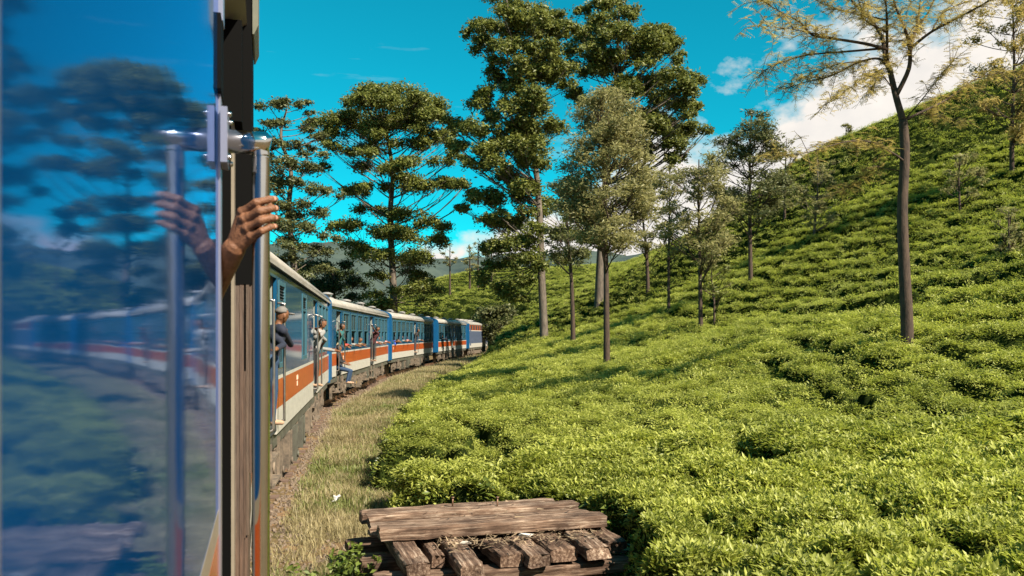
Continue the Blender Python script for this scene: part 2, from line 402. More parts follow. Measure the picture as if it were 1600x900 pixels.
# the plucking lanes through the nearer tea, walked along by the pickers
LANES = []
def lane_cut(x, y):
    cut = np.zeros(np.shape(x))
    for pts, wd in LANES:
        d = np.full(np.shape(x), 9.0)
        for (ax, ay), (bx, by) in zip(pts, pts[1:]):
            vx, vy = bx - ax, by - ay
            t = np.clip(((x - ax) * vx + (y - ay) * vy) / (vx * vx + vy * vy), 0, 1)
            d = np.minimum(d, np.hypot(x - ax - t * vx, y - ay - t * vy))
        wob = wd * np.clip(1.9 * vnoise(x * 1.1, y * 1.1, 41) - 0.15 + 0.5 * (vnoise(x * 4, y * 4, 43) - 0.5), 0.05, 1.4)
        cut = np.maximum(cut, 1 - sstep(wob * 0.55, wob, d))
    return cut
def bushes(x, y, c=None):
    """Height of the bushes over the ground (0 where there are none)."""
    c = canopy0(x, y) if c is None else c
    e = tea_side(x, y)
    inside = sstep(-0.15, 0.22, e)
    f1, f2 = worley(x / 1.05, y / 1.05, 2)
    near = 1 - sstep(14, 34, y)
    lump = 1 - 0.30 * sstep(0.25, 0.75, f1) * (0.7 + 0.3 * (1 - near)) - 0.34 * (1 - sstep(0.03, 0.17, f2 - f1)) * sstep(0.40, 0.60, fbm(x * 0.5 + 3, y * 0.5, 57, 3))
    hill = sstep(EYE + 0.1, EYE + 1.4, c)
    u = c / 0.72 + 0.05 * x + 1.0 * (fbm(x * 0.10, y * 0.10, 31) - 0.5) * 2 + 0.35 * (fbm(x * 0.6, y * 0.6, 33) - 0.5)
    fr = np.abs(u - np.round(u)); u2 = None
    amp = 0.30 + 0.70 * sstep(0.22, 0.52, fbm(x * 0.22 + 9, y * 0.22, 35))
    row = hill * amp * (1 - sstep(0.10, 0.27, fr))
    pits = np.maximum(sstep(0.66, 0.82, fbm(x * 0.8, y * 0.8, 51, 3)) * 0.6, sstep(0.60, 0.80, fbm(x * 1.9, y * 1.9, 53, 3)) * 0.42)
    gap = np.maximum(np.maximum(row, lane_cut(x, y)), pits)
    h = BUSH_H * lump * (1 - (0.80 * hill + 0.42 * (1 - hill)) * gap)
    h = h + 0.24 * (fbm(x * 2.3, y * 2.3, 61) - 0.5) + 0.10 * (fbm(x * 0.35, y * 0.35, 67) - 0.5) * 2
    return np.maximum(h, 0.02) * inside
LANES += [([(7.31, 22.1), (6.97, 17.5), (7.28, 14.9), (7.76, 12.9), (9.0, 11.5)], 0.42),
          ([(6.09, 20.5), (5.72, 16.9), (5.6, 14.9), (6.02, 13.8)], 0.34),
          ([(-2.9, 21.1), (-0.76, 16.6), (-0.32, 14.0), (0.0, 12.7)], 0.34),
          ([(2.32, 15.4), (3.75, 17.8), (5.48, 19.7)], 0.26),
          ([(6.56, 10.9), (5.3, 9.8)], 0.26),
          ([(11.5, 15.2), (9.8, 16.3), (8.84, 16.9)], 0.36),
          ([(-1.8, 14.3), (-0.99, 13.2), (-0.5, 12.6)], 0.34),
          ([(11.3, 24.5), (10.6, 27.5), (9.6, 29.5)], 0.9),
          ([(19.5, 37.5), (17.5, 39.5), (16.8, 41)], 0.8),
          ([(3.4, 10.6), (3.1, 12.2), (3.6, 13.6)], 0.2)]

# ------------------------------------------------------------------ ground sheet
def polar_sheet(name, rr, aa, zfun, material, **kw):
    R, A = np.meshgrid(rr, aa, indexing='ij')
    X, Y = R * np.sin(A), R * np.cos(A)
    Z = zfun(X, Y)
    n, m = R.shape
    v = np.stack([X.ravel(), Y.ravel(), Z.ravel()], 1)
    i = np.arange((n - 1) * (m - 1)); r, c = i // (m - 1), i % (m - 1)
    a = r * m + c
    f = np.stack([a, a + m, a + m + 1, a + 1], 1)
    return v, f
rr = np.concatenate([[0.4], np.geomspace(1.0, 220, 300), np.geomspace(230, 4000, 40)])
aa = np.concatenate([np.linspace(-math.pi, -0.75, 50)[:-1], np.linspace(-0.75, 0.85, 260), np.linspace(0.85, math.pi, 50)[1:]])
v, f = polar_sheet('ground', rr, aa, ground, None)
gm = bpy.data.materials.new('ground_soil'); gm.use_nodes = True
nt = gm.node_tree; b = nt.nodes['Principled BSDF']; b.inputs['Roughness'].default_value = 0.9; b.inputs['Specular IOR Level'].default_value = 0.15
t = N(nt, 'ShaderNodeTexCoord')
na = N(nt, 'ShaderNodeTexNoise'); nt.links.new(t.outputs['Object'], na.inputs['Vector']); na.inputs['Scale'].default_value = 1.1; na.inputs['Detail'].default_value = 8
nb = N(nt, 'ShaderNodeTexNoise'); nt.links.new(t.outputs['Object'], nb.inputs['Vector']); nb.inputs['Scale'].default_value = 14; nb.inputs['Detail'].default_value = 8
ra = N(nt, 'ShaderNodeValToRGB'); nt.links.new(na.outputs[0], ra.inputs[0])
ra.color_ramp.elements[0].position = 0.38; ra.color_ramp.elements[0].color = (0.10, 0.085, 0.04, 1)
ra.color_ramp.elements[1].position = 0.62; ra.color_ramp.elements[1].color = (0.20, 0.125, 0.07, 1)
rb = N(nt, 'ShaderNodeValToRGB'); nt.links.new(nb.outputs[0], rb.inputs[0])
rb.color_ramp.elements[0].position = 0.3; rb.color_ramp.elements[0].color = (0.45, 0.45, 0.45, 1)
rb.color_ramp.elements[1].position = 0.7; rb.color_ramp.elements[1].color = (1.25, 1.2, 1.1, 1)
mx = N(nt, 'ShaderNodeMix', data_type='RGBA', blend_type='MULTIPLY'); mx.inputs['Factor'].default_value = 1
nt.links.new(ra.outputs[0], mx.inputs['A']); nt.links.new(rb.outputs[0], mx.inputs['B'])
nt.links.new(mx.outputs['Result'], b.inputs['Base Color'])
bp = N(nt, 'ShaderNodeBump'); bp.inputs['Strength'].default_value = 0.6; bp.inputs['Distance'].default_value = 0.05
nt.links.new(nb.outputs[0], bp.inputs['Height']); nt.links.new(bp.outputs[0], b.inputs['Normal'])
M['ground'] = gm
link('ground', fast_mesh('ground', v, f, True), 'ground', kind='structure', label='dry earth and grass bank beside the railway track')

# ------------------------------------------------------------------ far mountains
aa = np.linspace(-1.25, 0.9, 220)
peak = 122 + 34 * (fbm(aa * 9 + 3, aa * 0, 71, 5) - 0.45) * 2 + 16 * (fbm(aa * 30, aa * 0, 75, 3) - 0.45)
verts = []; rows = 14
for k in range(rows):
    q = k / (rows - 1)
    rad = 950 + 520 * q + 90 * (fbm(aa * 14 + k * 1.3, aa * 0 + k * 0.6, 77) - 0.5)
    zz = -22 + (peak + 22) * np.sin(min(q * 1.25, 1.0) * math.pi / 2) * (1 if q < 0.82 else 1 - (q - 0.82) * 2.2) + 10 * (fbm(aa * 26, aa * 0 + k * 0.7, 79) - 0.5) * (q > 0)
    verts.append(np.stack([rad * np.sin(aa), rad * np.cos(aa), zz], 1))
V = np.concatenate(verts); m_ = len(aa)
i = np.arange((rows - 1) * (m_ - 1)); r, c = i // (m_ - 1), i % (m_ - 1); a = r * m_ + c
M['mountain'] = mat('forested_mountain', (0.065, 0.085, 0.070), 0.95, color2=(0.030, 0.045, 0.045), scale=0.02, bump=0.0, spec=0.05)  # the forest's own grey green, with no haze over it
link('mountains', fast_mesh('mountains', V, np.stack([a, a + 1, a + m_ + 1, a + m_], 1), True), 'mountain', kind='structure', label='forested mountain ridge far beyond the valley')

# ------------------------------------------------------------------ scattering
def leaf_shoot(name, n, length, width, seed, spread=0.9, fold=0.25, upright=0.5, stem=0.05):
    """A shoot of n folded, bent leaves rising from one stem."""
    rg = np.random.default_rng(seed); V = []; F = []; R = []
    for i in range(n):
        az = i * 2.4 + rg.uniform(-0.5, 0.5); up = upright + rg.uniform(-0.35, 0.45)
        L = length * rg.uniform(0.7, 1.15); W = width * rg.uniform(0.8, 1.15)
        d = np.array([math.cos(az) * math.cos(up), math.sin(az) * math.cos(up), math.sin(up)])
        sd = np.array([-math.sin(az), math.cos(az), 0.0]); nn = np.cross(sd, d) * -1
        o = np.array([math.cos(az), math.sin(az), 0]) * 0.15 * length + np.array([0, 0, stem * (i / n - 0.6) + rg.uniform(-0.01, 0.01)])
        b0 = len(V)
        mid = o + d * L * 0.45 - nn * fold * W; tip = o + d * L - np.array([0, 0, 0.18 * L * rg.uniform(0.2, 1.4)])
        V += [o, mid + sd * W / 2 + nn * fold * W, mid, mid - sd * W / 2 + nn * fold * W, tip]
        q = rg.uniform(0, 1)
        F += [(b0, b0 + 1, b0 + 2), (b0, b0 + 2, b0 + 3), (b0 + 1, b0 + 4, b0 + 2), (b0 + 2, b0 + 4, b0 + 3)]; R += [q] * 4
    return fast_mesh(name, np.array(V), np.array(F), False, R)
def scatter(name, P, rot, scl, idx, protos, material, **kw):
    """One object whose points carry copies of a few small meshes."""
    me = bpy.data.meshes.new(name); n = len(P)
    me.vertices.add(n); me.vertices.foreach_set('co', np.asarray(P, np.float32).ravel())
    for nm, ty, dat in (('rot', 'FLOAT_VECTOR', rot), ('scl', 'FLOAT', scl), ('idx', 'INT', idx)):
        a = me.attributes.new(nm, ty, 'POINT')
        a.data.foreach_set('vector' if ty == 'FLOAT_VECTOR' else 'value', np.asarray(dat, np.int32 if ty == 'INT' else np.float32).ravel())
    o = link(name, me, material, **kw)
    pc = bpy.data.collections.new(name + '_shapes')
    for k, pm in enumerate(protos):
        pm.materials.append(M[material]); po = bpy.data.objects.new('%s_shape_%02d' % (name, k), pm); pc.objects.link(po)
    g = bpy.data.node_groups.new(name + '_nodes', 'GeometryNodeTree')
    g.interface.new_socket('Geometry', in_out='INPUT', socket_type='NodeSocketGeometry')
    g.interface.new_socket('Geometry', in_out='OUTPUT', socket_type='NodeSocketGeometry')
    gi, go = g.nodes.new('NodeGroupInput'), g.nodes.new('NodeGroupOutput')
    ip = g.nodes.new('GeometryNodeInstanceOnPoints'); ci = g.nodes.new('GeometryNodeCollectionInfo')
    ci.inputs['Collection'].default_value = pc; ci.inputs['Separate Children'].default_value = True; ci.inputs['Reset Children'].default_value = True
    def attr(nm, ty):
        a = g.nodes.new('GeometryNodeInputNamedAttribute'); a.data_type = ty; a.inputs['Name'].default_value = nm; return a.outputs['Attribute']
    er = g.nodes.new('FunctionNodeEulerToRotation'); g.links.new(attr('rot', 'FLOAT_VECTOR'), er.inputs[0])
    g.links.new(gi.outputs[0], ip.inputs['Points']); g.links.new(ci.outputs[0], ip.inputs['Instance'])
    ip.inputs['Pick Instance'].default_value = True
    g.links.new(attr('idx', 'INT'), ip.inputs['Instance Index'])
    g.links.new(er.outputs[0], ip.inputs['Rotation']); g.links.new(attr('scl', 'FLOAT'), ip.inputs['Scale'])
    g.links.new(ip.outputs[0], go.inputs[0])
    md = o.modifiers.new('scatter', 'NODES'); md.node_group = g
    return o
def sector(n, r0, r1, a0, a1):
    r = np.sqrt(RNG.uniform(r0 * r0, r1 * r1, n)); a = RNG.uniform(a0, a1, n)
    return r * np.sin(a), r * np.cos(a)

def leaf_patch(name, n, length, width, R, seed, up=0.22):
    """A hand's breadth of the plucking table: many small folded leaves."""
    rg = np.random.default_rng(seed); V = []; F = []; Q = []
    for i in range(n):
        az = rg.uniform(0, 6.28); el = np.clip(rg.normal(up, 0.35), -0.3, 1.35); L = length * rg.uniform(0.65, 1.25); W = width * rg.uniform(0.75, 1.2)
        d = np.array([math.cos(az) * math.cos(el), math.sin(az) * math.cos(el), math.sin(el)]); sd = np.array([-math.sin(az), math.cos(az), 0.0]); nn = -np.cross(sd, d)
        q = R * math.sqrt(rg.uniform()); a2 = rg.uniform(0, 6.28); z = rg.normal(0, 0.22) * R * 0.6
        o = np.array([q * math.cos(a2), q * math.sin(a2), z]); b0 = len(V); mid = o + d * L * 0.45 - nn * 0.2 * W; tip = o + d * L - np.array([0, 0, 0.2 * L * rg.uniform(0, 1.3)])
        V += [o, mid + sd * W / 2 + nn * 0.22 * W, mid, mid - sd * W / 2 + nn * 0.22 * W, tip]
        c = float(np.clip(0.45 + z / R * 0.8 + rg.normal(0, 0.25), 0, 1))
        F += [(b0, b0 + 1, b0 + 2), (b0, b0 + 2, b0 + 3), (b0 + 1, b0 + 4, b0 + 2), (b0 + 2, b0 + 4, b0 + 3)]; Q += [c] * 4
    return fast_mesh(name, np.array(V), np.array(F), False, Q)
# tea: the mass of bushes and the leafy shoots on it
rr = np.concatenate([np.geomspace(2.2, 30, 330), np.geomspace(30.3, 190, 300)]); aa = np.linspace(-0.36, 0.80, 520)
R_, A_ = np.meshgrid(rr, aa, indexing='ij'); X, Y = R_ * np.sin(A_), R_ * np.cos(A_)
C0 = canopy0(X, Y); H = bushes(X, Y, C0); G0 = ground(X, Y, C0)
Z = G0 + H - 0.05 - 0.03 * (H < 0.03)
n_, m_ = X.shape
i = np.arange((n_ - 1) * (m_ - 1)); r, c = i // (m_ - 1), i % (m_ - 1); a = r * m_ + c
f = np.stack([a, a + m_, a + m_ + 1, a + 1], 1)
keep = (H.ravel()[f] > 0.03).any(1)
f = f[keep]; used, inv = np.unique(f, return_inverse=True)
V = np.stack([X.ravel(), Y.ravel(), Z.ravel()], 1)[used]
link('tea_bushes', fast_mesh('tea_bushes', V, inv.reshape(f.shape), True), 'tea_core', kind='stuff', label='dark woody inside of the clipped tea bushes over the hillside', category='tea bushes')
protos = [leaf_shoot('tea_shoot_%d' % k, 8, 0.068, 0.026, 100 + k, upright=0.50 + 0.1 * (k % 3)) for k in range(6)]
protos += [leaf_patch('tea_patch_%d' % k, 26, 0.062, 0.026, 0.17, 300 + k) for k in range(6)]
PX, PY, SC = [], [], []
for n, r0, r1, s in ((30000, 2.6, 7, 0.9), (72000, 7, 13, 1.0), (48000, 12, 26, 0.92), (100000, 26, 56, 1.2), (150000, 55, 180, 2.0)):
    x, y = sector(n, r0, r1, -0.34, 0.76); PX.append(x); PY.append(y)
    rad = np.hypot(x, y); SC.append(s * RNG.uniform(0.7, 1.3, n) * (0.8 + 0.4 * (rad - r0) / (r1 - r0)))
PX, PY, SC = map(np.concatenate, (PX, PY, SC))
C1 = canopy0(PX, PY); H1 = bushes(PX, PY, C1)
k = (H1 > np.where(np.hypot(PX, PY) > 24, 0.48, 0.06))
PX, PY, SC, C1, H1 = PX[k], PY[k], SC[k], C1[k], H1[k]
G1 = ground(PX, PY, C1); Z1 = G1 + H1
ee = 0.12
dx = (ground(PX + ee, PY) + bushes(PX + ee, PY) - Z1) / ee; dy = (ground(PX, PY + ee) + bushes(PX, PY + ee) - Z1) / ee
sl = np.hypot(dx, dy)
tilt = np.minimum(np.arctan(sl), 1.1) * np.where(np.hypot(PX, PY) > 13, 0.35, 0.7)
az = np.arctan2(-dy, -dx)            # downhill
rx = -np.sin(az) * tilt; ry = np.cos(az) * tilt
rot = np.stack([rx + RNG.normal(0, 0.25, len(PX)), ry + RNG.normal(0, 0.25, len(PX)), RNG.uniform(0, 6.28, len(PX))], 1)
# shoots down the sides of the bushes as well as on the tops
drop = np.where(sl > 0.8, RNG.uniform(0, 0.25, len(PX)), RNG.uniform(-0.04, 0.07, len(PX)))
P = np.stack([PX, PY, Z1 - drop * np.minimum(H1 / 0.6, 1) + 0.0], 1)
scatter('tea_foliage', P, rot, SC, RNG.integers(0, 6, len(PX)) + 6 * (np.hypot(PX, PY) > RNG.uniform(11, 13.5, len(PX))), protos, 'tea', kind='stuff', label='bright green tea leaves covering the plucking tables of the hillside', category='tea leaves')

# leaves on the upright faces at the edge of the tea
ys = RNG.uniform(3.0, 34, 26000) ** 1.0
ys = 3.0 + 31 * RNG.uniform(0, 1, 26000) ** 1.7
xs = edge_x(ys) + RNG.uniform(-1.1, 1.5, len(ys))
h_ = bushes(xs, ys); e_ = tea_side(xs, ys)
k = (h_ > 0.1) & (e_ < 0.42); xs, ys, h_ = xs[k], ys[k], h_[k]
zs = ground(xs, ys) + h_ * RNG.uniform(0.1, 1.0, len(xs))
rot = np.stack([RNG.uniform(-0.3, 0.9, len(xs)), RNG.uniform(-0.9, 0.1, len(xs)), RNG.uniform(0, 6.28, len(xs))], 1)
protos = [leaf_shoot('tea_skirt_%d' % k, 7, 0.085, 0.034, 140 + k, upright=0.2) for k in range(4)]
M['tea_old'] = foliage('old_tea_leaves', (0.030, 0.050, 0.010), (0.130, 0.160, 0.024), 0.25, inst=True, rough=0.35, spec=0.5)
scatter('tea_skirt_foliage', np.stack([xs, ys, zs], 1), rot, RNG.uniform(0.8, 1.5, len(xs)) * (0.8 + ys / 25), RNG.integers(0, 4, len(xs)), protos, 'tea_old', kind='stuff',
        label='dark older leaves on the sides of the tea bushes along the grass bank', category='tea leaves')

# dry grass between train and tea
def tuft(name, n, h, w, seed, spread):
    rg = np.random.default_rng(seed); V = []; F = []; R = []
    for i in range(n):
        az = rg.uniform(0, 6.28); o = np.array([rg.normal(0, spread), rg.normal(0, spread), -0.02])
        L = h * rg.uniform(0.4, 1.1); lean = rg.uniform(0.15, 0.95)
        d = np.array([math.cos(az) * math.sin(lean), math.sin(az) * math.sin(lean), math.cos(lean)])
        sd = np.array([-math.sin(az), math.cos(az), 0]) * w * rg.uniform(0.6, 1.2)
        b0 = len(V); m = o + d * L * 0.6; tp = o + d * L + np.array([d[0], d[1], 0]) * L * 0.35 - np.array([0, 0, 0.15 * L])
        V += [o - sd, o + sd, m + sd * 0.7, m - sd * 0.7, tp]
        q = rg.uniform(0, 1)
        F += [(b0, b0 + 1, b0 + 2), (b0, b0 + 2, b0 + 3), (b0 + 3, b0 + 2, b0 + 4)]; R += [q] * 3
    return fast_mesh(name, np.array(V), np.array(F), False, R)
def bank_points(n, y0, y1, pw, lo, hi):
    y = y0 + (y1 - y0) * RNG.uniform(0, 1, n) ** pw
    s, e = side_x(y), edge_x(y)
    u = RNG.uniform(0, 1, n); x = s + lo + (e + hi - s - lo) * u
    k = (bushes(x, y) < 0.1) & (y > 2.5)
    return x[k], y[k]
x, y = bank_points(44000, 3.0, 110, 2.0, 0.22, 0.6)
k = fbm(x * 0.8, y * 0.8, 91) + RNG.normal(0, 0.09, len(x)) > 0.35; x, y = x[k], y[k]
rot = np.stack([RNG.normal(0, 0.15, len(x)), RNG.normal(0, 0.15, len(x)), RNG.uniform(0, 6.28, len(x))], 1)
protos = [tuft('grass_tuft_%d' % k, 16, 0.17, 0.0035, 200 + k, 0.05) for k in range(5)]
scatter('dry_grass', np.stack([x, y, ground(x, y)], 1), rot, RNG.uniform(0.6, 1.35, len(x)) * (0.85 + y / 45), RNG.integers(0, 5, len(x)), protos, 'grass', kind='stuff',
        label='pale dry grass on the bank between train and tea', category='grass')
x, y = bank_points(24000, 3.0, 100, 2.0, 0.25, 0.8)
k = fbm(x * 0.7 + 7, y * 0.7, 95) + 0.16 * sstep(-1.6, 0.1, x - edge_x(y)) + RNG.normal(0, 0.05, len(x)) > 0.53; x, y = x[k], y[k]
rot = np.stack([RNG.normal(0, 0.15, len(x)), RNG.normal(0, 0.15, len(x)), RNG.uniform(0, 6.28, len(x))], 1)
protos = [tuft('green_tuft_%d' % k, 18, 0.14, 0.005, 230 + k, 0.05) for k in range(4)]
scatter('green_grass', np.stack([x, y, ground(x, y)], 1), rot, RNG.uniform(0.6, 1.4, len(x)) * (0.85 + y / 45), RNG.integers(0, 4, len(x)), protos, 'grass_green', kind='stuff',
        label='low green grass growing in patches on the bank below the tea', category='grass')

# ballast stones and clods along the track
def stone(name, seed):
    rg = np.random.default_rng(seed); bm = bmesh.new(); bmesh.ops.create_icosphere(bm, subdivisions=1, radius=1)
    for v_ in bm.verts: v_.co = Vector((v_.co.x * rg.uniform(.6, 1.2), v_.co.y * rg.uniform(.5, 1.0), v_.co.z * rg.uniform(.4, .8)))
    me = bpy.data.meshes.new(name); bm.to_mesh(me); bm.free(); return me
n = 15000; y = 2.5 + 100 * RNG.uniform(0, 1, n) ** 1.9; x = side_x(y) + np.abs(RNG.normal(0, 0.55, n)) * np.where(RNG.uniform(0, 1, n) < 0.3, -1.6, 1) - 0.1
M['ballast'] = mat('dusty_ballast', (0.20, 0.15, 0.11), 0.95, color2=(0.085, 0.065, 0.05), scale=0.9, spec=0.1)
scatter('ballast', np.stack([x, y, ground(x, y) + 0.0], 1), RNG.uniform(0, 6.28, (n, 3)), RNG.uniform(0.014, 0.045, n) * (1 + y / 80), RNG.integers(0, 4, n), [stone('ballast_stone_%d' % q, q) for q in range(4)], 'ballast', kind='stuff',
        label='dusty brown ballast stones along the foot of the train', category='ballast')

# ------------------------------------------------------------------ trees
def smooth_path(pts, per=5):
    P = [Vector(p) for p in pts]; out = []
    for i in range(len(P) - 1):
        p0, p1, p2, p3 = P[max(i - 1, 0)], P[i], P[i + 1], P[min(i + 2, len(P) - 1)]
        for k in range(per):
            t = k / per; t2, t3 = t * t, t * t * t
            out.append(0.5 * ((2 * p1) + (p2 - p0) * t + (2 * p0 - 5 * p1 + 4 * p2 - p3) * t2 + (3 * p1 - p0 - 3 * p2 + p3) * t3))
    out.append(P[-1]); return out
def leaf_cards(C, n_each, size, rg, up=0.35, droop=0.0, aspect=0.42, top_bias=0.4, lobes=1, shell=0.45):
    """C: (m,6) clump centres and radii -> diamond leaf cards filling them."""
    if lobes > 1:                              # every clump is a handful of smaller puffs
        q = rg.normal(0, 1, (len(C) * lobes, 3)); q /= np.linalg.norm(q, axis=1)[:, None]; q[:, 2] = np.abs(q[:, 2]) * 0.9 - 0.25
        B = np.repeat(C, lobes, 0); s = rg.uniform(0.42, 0.66, len(B))[:, None]
        C = np.concatenate([B[:, :3] + q * B[:, 3:] * 0.62, B[:, 3:] * s], 1); n_each = np.maximum(8, (np.repeat(n_each, lobes) * 1.25 / lobes)).astype(int)
    m = len(C); N_ = int(np.sum(n_each))
    ci = np.repeat(np.arange(m), n_each)
    d = rg.normal(0, 1, (N_, 3)); d /= np.linalg.norm(d, axis=1)[:, None]
    d[:, 2] = np.where(rg.uniform(0, 1, N_) < top_bias, np.abs(d[:, 2]), d[:, 2])
    rad = rg.uniform(0, 1, N_) ** shell
    wob = 0.8 + 0.5 * np.sin(d[:, 0] * 5 + ci) * np.cos(d[:, 1] * 4 + ci * 1.7)
    p = C[ci, :3] + d * (rad * wob)[:, None] * C[ci, 3:6]
    a = rg.normal(0, 1, (N_, 3)); a[:, 2] = a[:, 2] * 0.6 - droop; a /= np.linalg.norm(a, axis=1)[:, None]
    nrm = rg.normal(0, 1, (N_, 3)) + np.array([0, 0, up * 2]) + d * 1.9
    b = np.cross(nrm, a); b /= np.linalg.norm(b, axis=1)[:, None] + 1e-9
    L = size * rg.uniform(0.6, 1.35, N_); W = L * aspect
    bend = np.cross(a, b) * (L * 0.12)[:, None]
    V = np.stack([p - a * L[:, None] / 2, p + b * W[:, None] / 2 + bend, p + a * L[:, None] / 2, p - b * W[:, None] / 2 + bend], 1).reshape(-1, 3)
    F = np.arange(N_ * 4).reshape(-1, 4)
    rnd = np.clip(rg.normal(0.5, 0.22, N_) + 0.18 * (rg.uniform(0, 1, m)[ci] - 0.5), 0, 1)
    return V, F, rnd
def limb(mb, p0, p1, r0, r1, rg, sag=0.12, n=6, sides=6):
    """A curved tapering limb that leaves the trunk steeply and bends outward."""
    p0, p1 = Vector(p0), Vector(p1); d = p1 - p0; L = d.length
    mid = p0 + d * 0.5 + Vector((rg.normal(0, 0.09), rg.normal(0, 0.09), -sag + rg.normal(0, 0.04))) * L
    pts = []
    for k in range(n + 1):
        t = k / n; pts.append(p0 * (1 - t) ** 2 + mid * 2 * t * (1 - t) + p1 * t * t)
    mb.tube(pts, [r0 + (r1 - r0) * (k / n) for k in range(n + 1)], sides)
    return pts
def tree(name, depth, trunk_px, clumps_px, width, leafmat, barkmat, label, group=None, dens=1.0, leaf=0.26, thick=1.0, seed=1, limbs=True, droop=0.0, up=0.35, aspect=0.42, sides=9, spread=0.75, fat=1.25, lobes=1, rnd_=0.0, more=0.0):
    """A tree at its distance: trunk path and the leafy clumps of its crown."""
    rg = np.random.default_rng(seed); k = depth / FPX
    if more: clumps_px = list(clumps_px) + [(c[0] + rg.normal(0, 0.8) * c[2], c[1] + rg.normal(0.25, 0.8) * c[3], c[2] * 0.85, c[3] * 0.9) for c in clumps_px for _ in range(2) if rg.uniform() < more / 2]
    tp = [at(x, y, depth) for x, y in trunk_px]
    base = tp[0].copy(); base.z = float(ground(base.x, base.y)) - 0.1
    if tp[0].z > base.z + 0.3: tp = [base] + tp
    root = empty(name, base, label=label, category='tree', group=group)
    # the trunk also sways in depth
    for j in range(2, len(tp)): tp[j] = tp[j] + Vector((0, rg.normal(0, 0.02) * (tp[j].z - base.z), 0))
    path = smooth_path([p - base for p in tp], 5)
    mb = MB(); w0 = width * k / 2; nP = len(path)
    rad = [w0 * (1.15 if j == 0 else 1) * (1 - 0.80 * (j / (nP - 1)) ** 1.1) for j in range(nP)]
    mb.tube(path, rad, sides)
    xs = [c[0] for c in clumps_px]; cx0 = (min(xs) + max(xs)) / 2; half = max((max(xs) - min(xs)) / 2, 1)
    C = []
    for (cx, cy, crx, cry) in clumps_px:
        # depth of a clump: the crown is about as deep as it is wide at that height
        row = [c for c in clumps_px if abs(c[1] - cy) < 35]
        rw = max((max(c[0] + c[2] for c in row) - min(c[0] - c[2] for c in row)) / 2, crx)
        mid = (max(c[0] + c[2] for c in row) + min(c[0] - c[2] for c in row)) / 2
        q = min(abs(cx - mid) / rw, 1.0)
        dy = rg.uniform(-1, 1) * math.sqrt(max(1 - q * q, 0.05)) * rw * spread * k
        tx = min(tp, key=lambda t_: abs(t_.z - at(cx, cy, depth).z)).x; wx = at(cx, cy, depth).x
        if abs(wx - tx) < 22 * k and rg.uniform() < 0.75: dy = -abs(dy) - 0.4
        p = at(cx, cy, depth) - base + Vector((0, dy, 0))
        p.x *= 1 + dy / depth; p.z = (p.z + base.z - EYE) * (1 + dy / depth) + EYE - base.z
        C.append((p.x, p.y, p.z, crx * k, (crx + cry) / 2 * k * thick, cry * k))
        if limbs:
            tgt = max(p.z - 0.55 * math.hypot(p.x, p.y) - 0.6 * cry * k, path[0].z + 0.25 * (path[-1].z))
            j = min(range(nP), key=lambda q_: abs(path[q_].z - tgt))
            r0 = min(rad[j] * 0.42, 0.012 + 0.010 * (p - path[j]).length)
            if (p - path[j]).length > 0.3:
                pts = limb(mb, path[j], p - Vector((0, 0, 0.25 * cry * k)), r0, 0.012 + r0 * 0.15, rg, 0.10)
                for _ in range(3):
                    e = p + Vector((rg.uniform(-.8, .8) * crx * k, rg.uniform(-.8, .8) * crx * k, rg.uniform(-.4, .7) * cry * k))
                    limb(mb, pts[int(rg.integers(3, 6))], e, r0 * 0.35, 0.006, rg, 0.05, 3, 4)
    C = np.array(C); C[:, 3:] *= fat; C[:, 5] = np.maximum(C[:, 5], rnd_ * C[:, 3])
    area = C[:, 3] * C[:, 5]
    n_each = np.maximum(30, (dens * area * 16.0 / (leaf * leaf * aspect))).astype(int)
    V, F, rnd = leaf_cards(C, n_each, leaf, rg, up=up, droop=droop, aspect=aspect, lobes=lobes, shell=0.35 if lobes > 1 else 0.45)
    mb.obj('trunk', barkmat, root)
    link('crown', fast_mesh('crown', V, F, False, rnd), leafmat, root)
    return root
def crown_in(cx, cy, rx, ry, n, seed, cr=(0.22, 0.34), flat=0.6, cone=0.0):
    """Clumps strewn through an egg-shaped crown, more of them near its skin."""
    rg = np.random.default_rng(seed); out = []
    while len(out) < n:
        u, v = rg.uniform(-1, 1), rg.uniform(-1, 1); d = math.hypot(u, v)
        if d > 1 or (d < 0.35 and rg.uniform() < 0.4): continue
        s = 1 - cone * (0.5 - 0.5 * v) if cone else 1
        r = rx * rg.uniform(*cr)
        out.append((cx + u * rx * s * 0.92, cy + v * ry * 0.92, r, r * flat))
    return out

UMB = [(540,188,24,16),(517,226,14,13),(592,148,30,13),(626,146,30,12),(656,158,26,14),(686,184,19,14),(704,226,12,13),(560,160,22,12),(612,185,34,14),(668,210,26,13),(560,185,32,20),(600,160,38,18),(640,160,36,18),(672,185,26,18),(694,208,13,15),(528,212,20,16),(580,205,35,16),(630,195,40,16),(545,237,24,12),(575,235,25,12),(650,225,30,14),(600,225,22,11),
       (560,265,26,12),(620,268,24,13),(655,262,28,14),(690,255,20,11),(715,245,17,11),(590,292,22,11),(650,295,32,14),(690,290,25,12),(722,288,15,10),(560,302,22,11),
       (570,330,26,12),(600,335,22,12),(640,340,30,15),(670,350,22,16),(690,376,13,13),(555,356,24,12),(604,366,28,13),(640,376,28,14),(560,386,22,12),(596,402,28,13),(650,405,26,14),
       (585,432,20,10),(640,430,24,13),(658,456,24,15),(585,462,20,11),(622,456,14,9),(668,475,18,10),(600,478,20,10)]
tree('eucalyptus_tree', 76, [(616,505),(613,420),(610,340),(613,270),(604,205),(598,170)], UMB, 14, 'euc', 'bark',
     'umbrella crowned eucalyptus standing alone behind the blue carriages', 'eucalyptus trees', dens=1.0, leaf=0.28, seed=3, fat=1.25, lobes=6, rnd_=0.62, more=0.9)
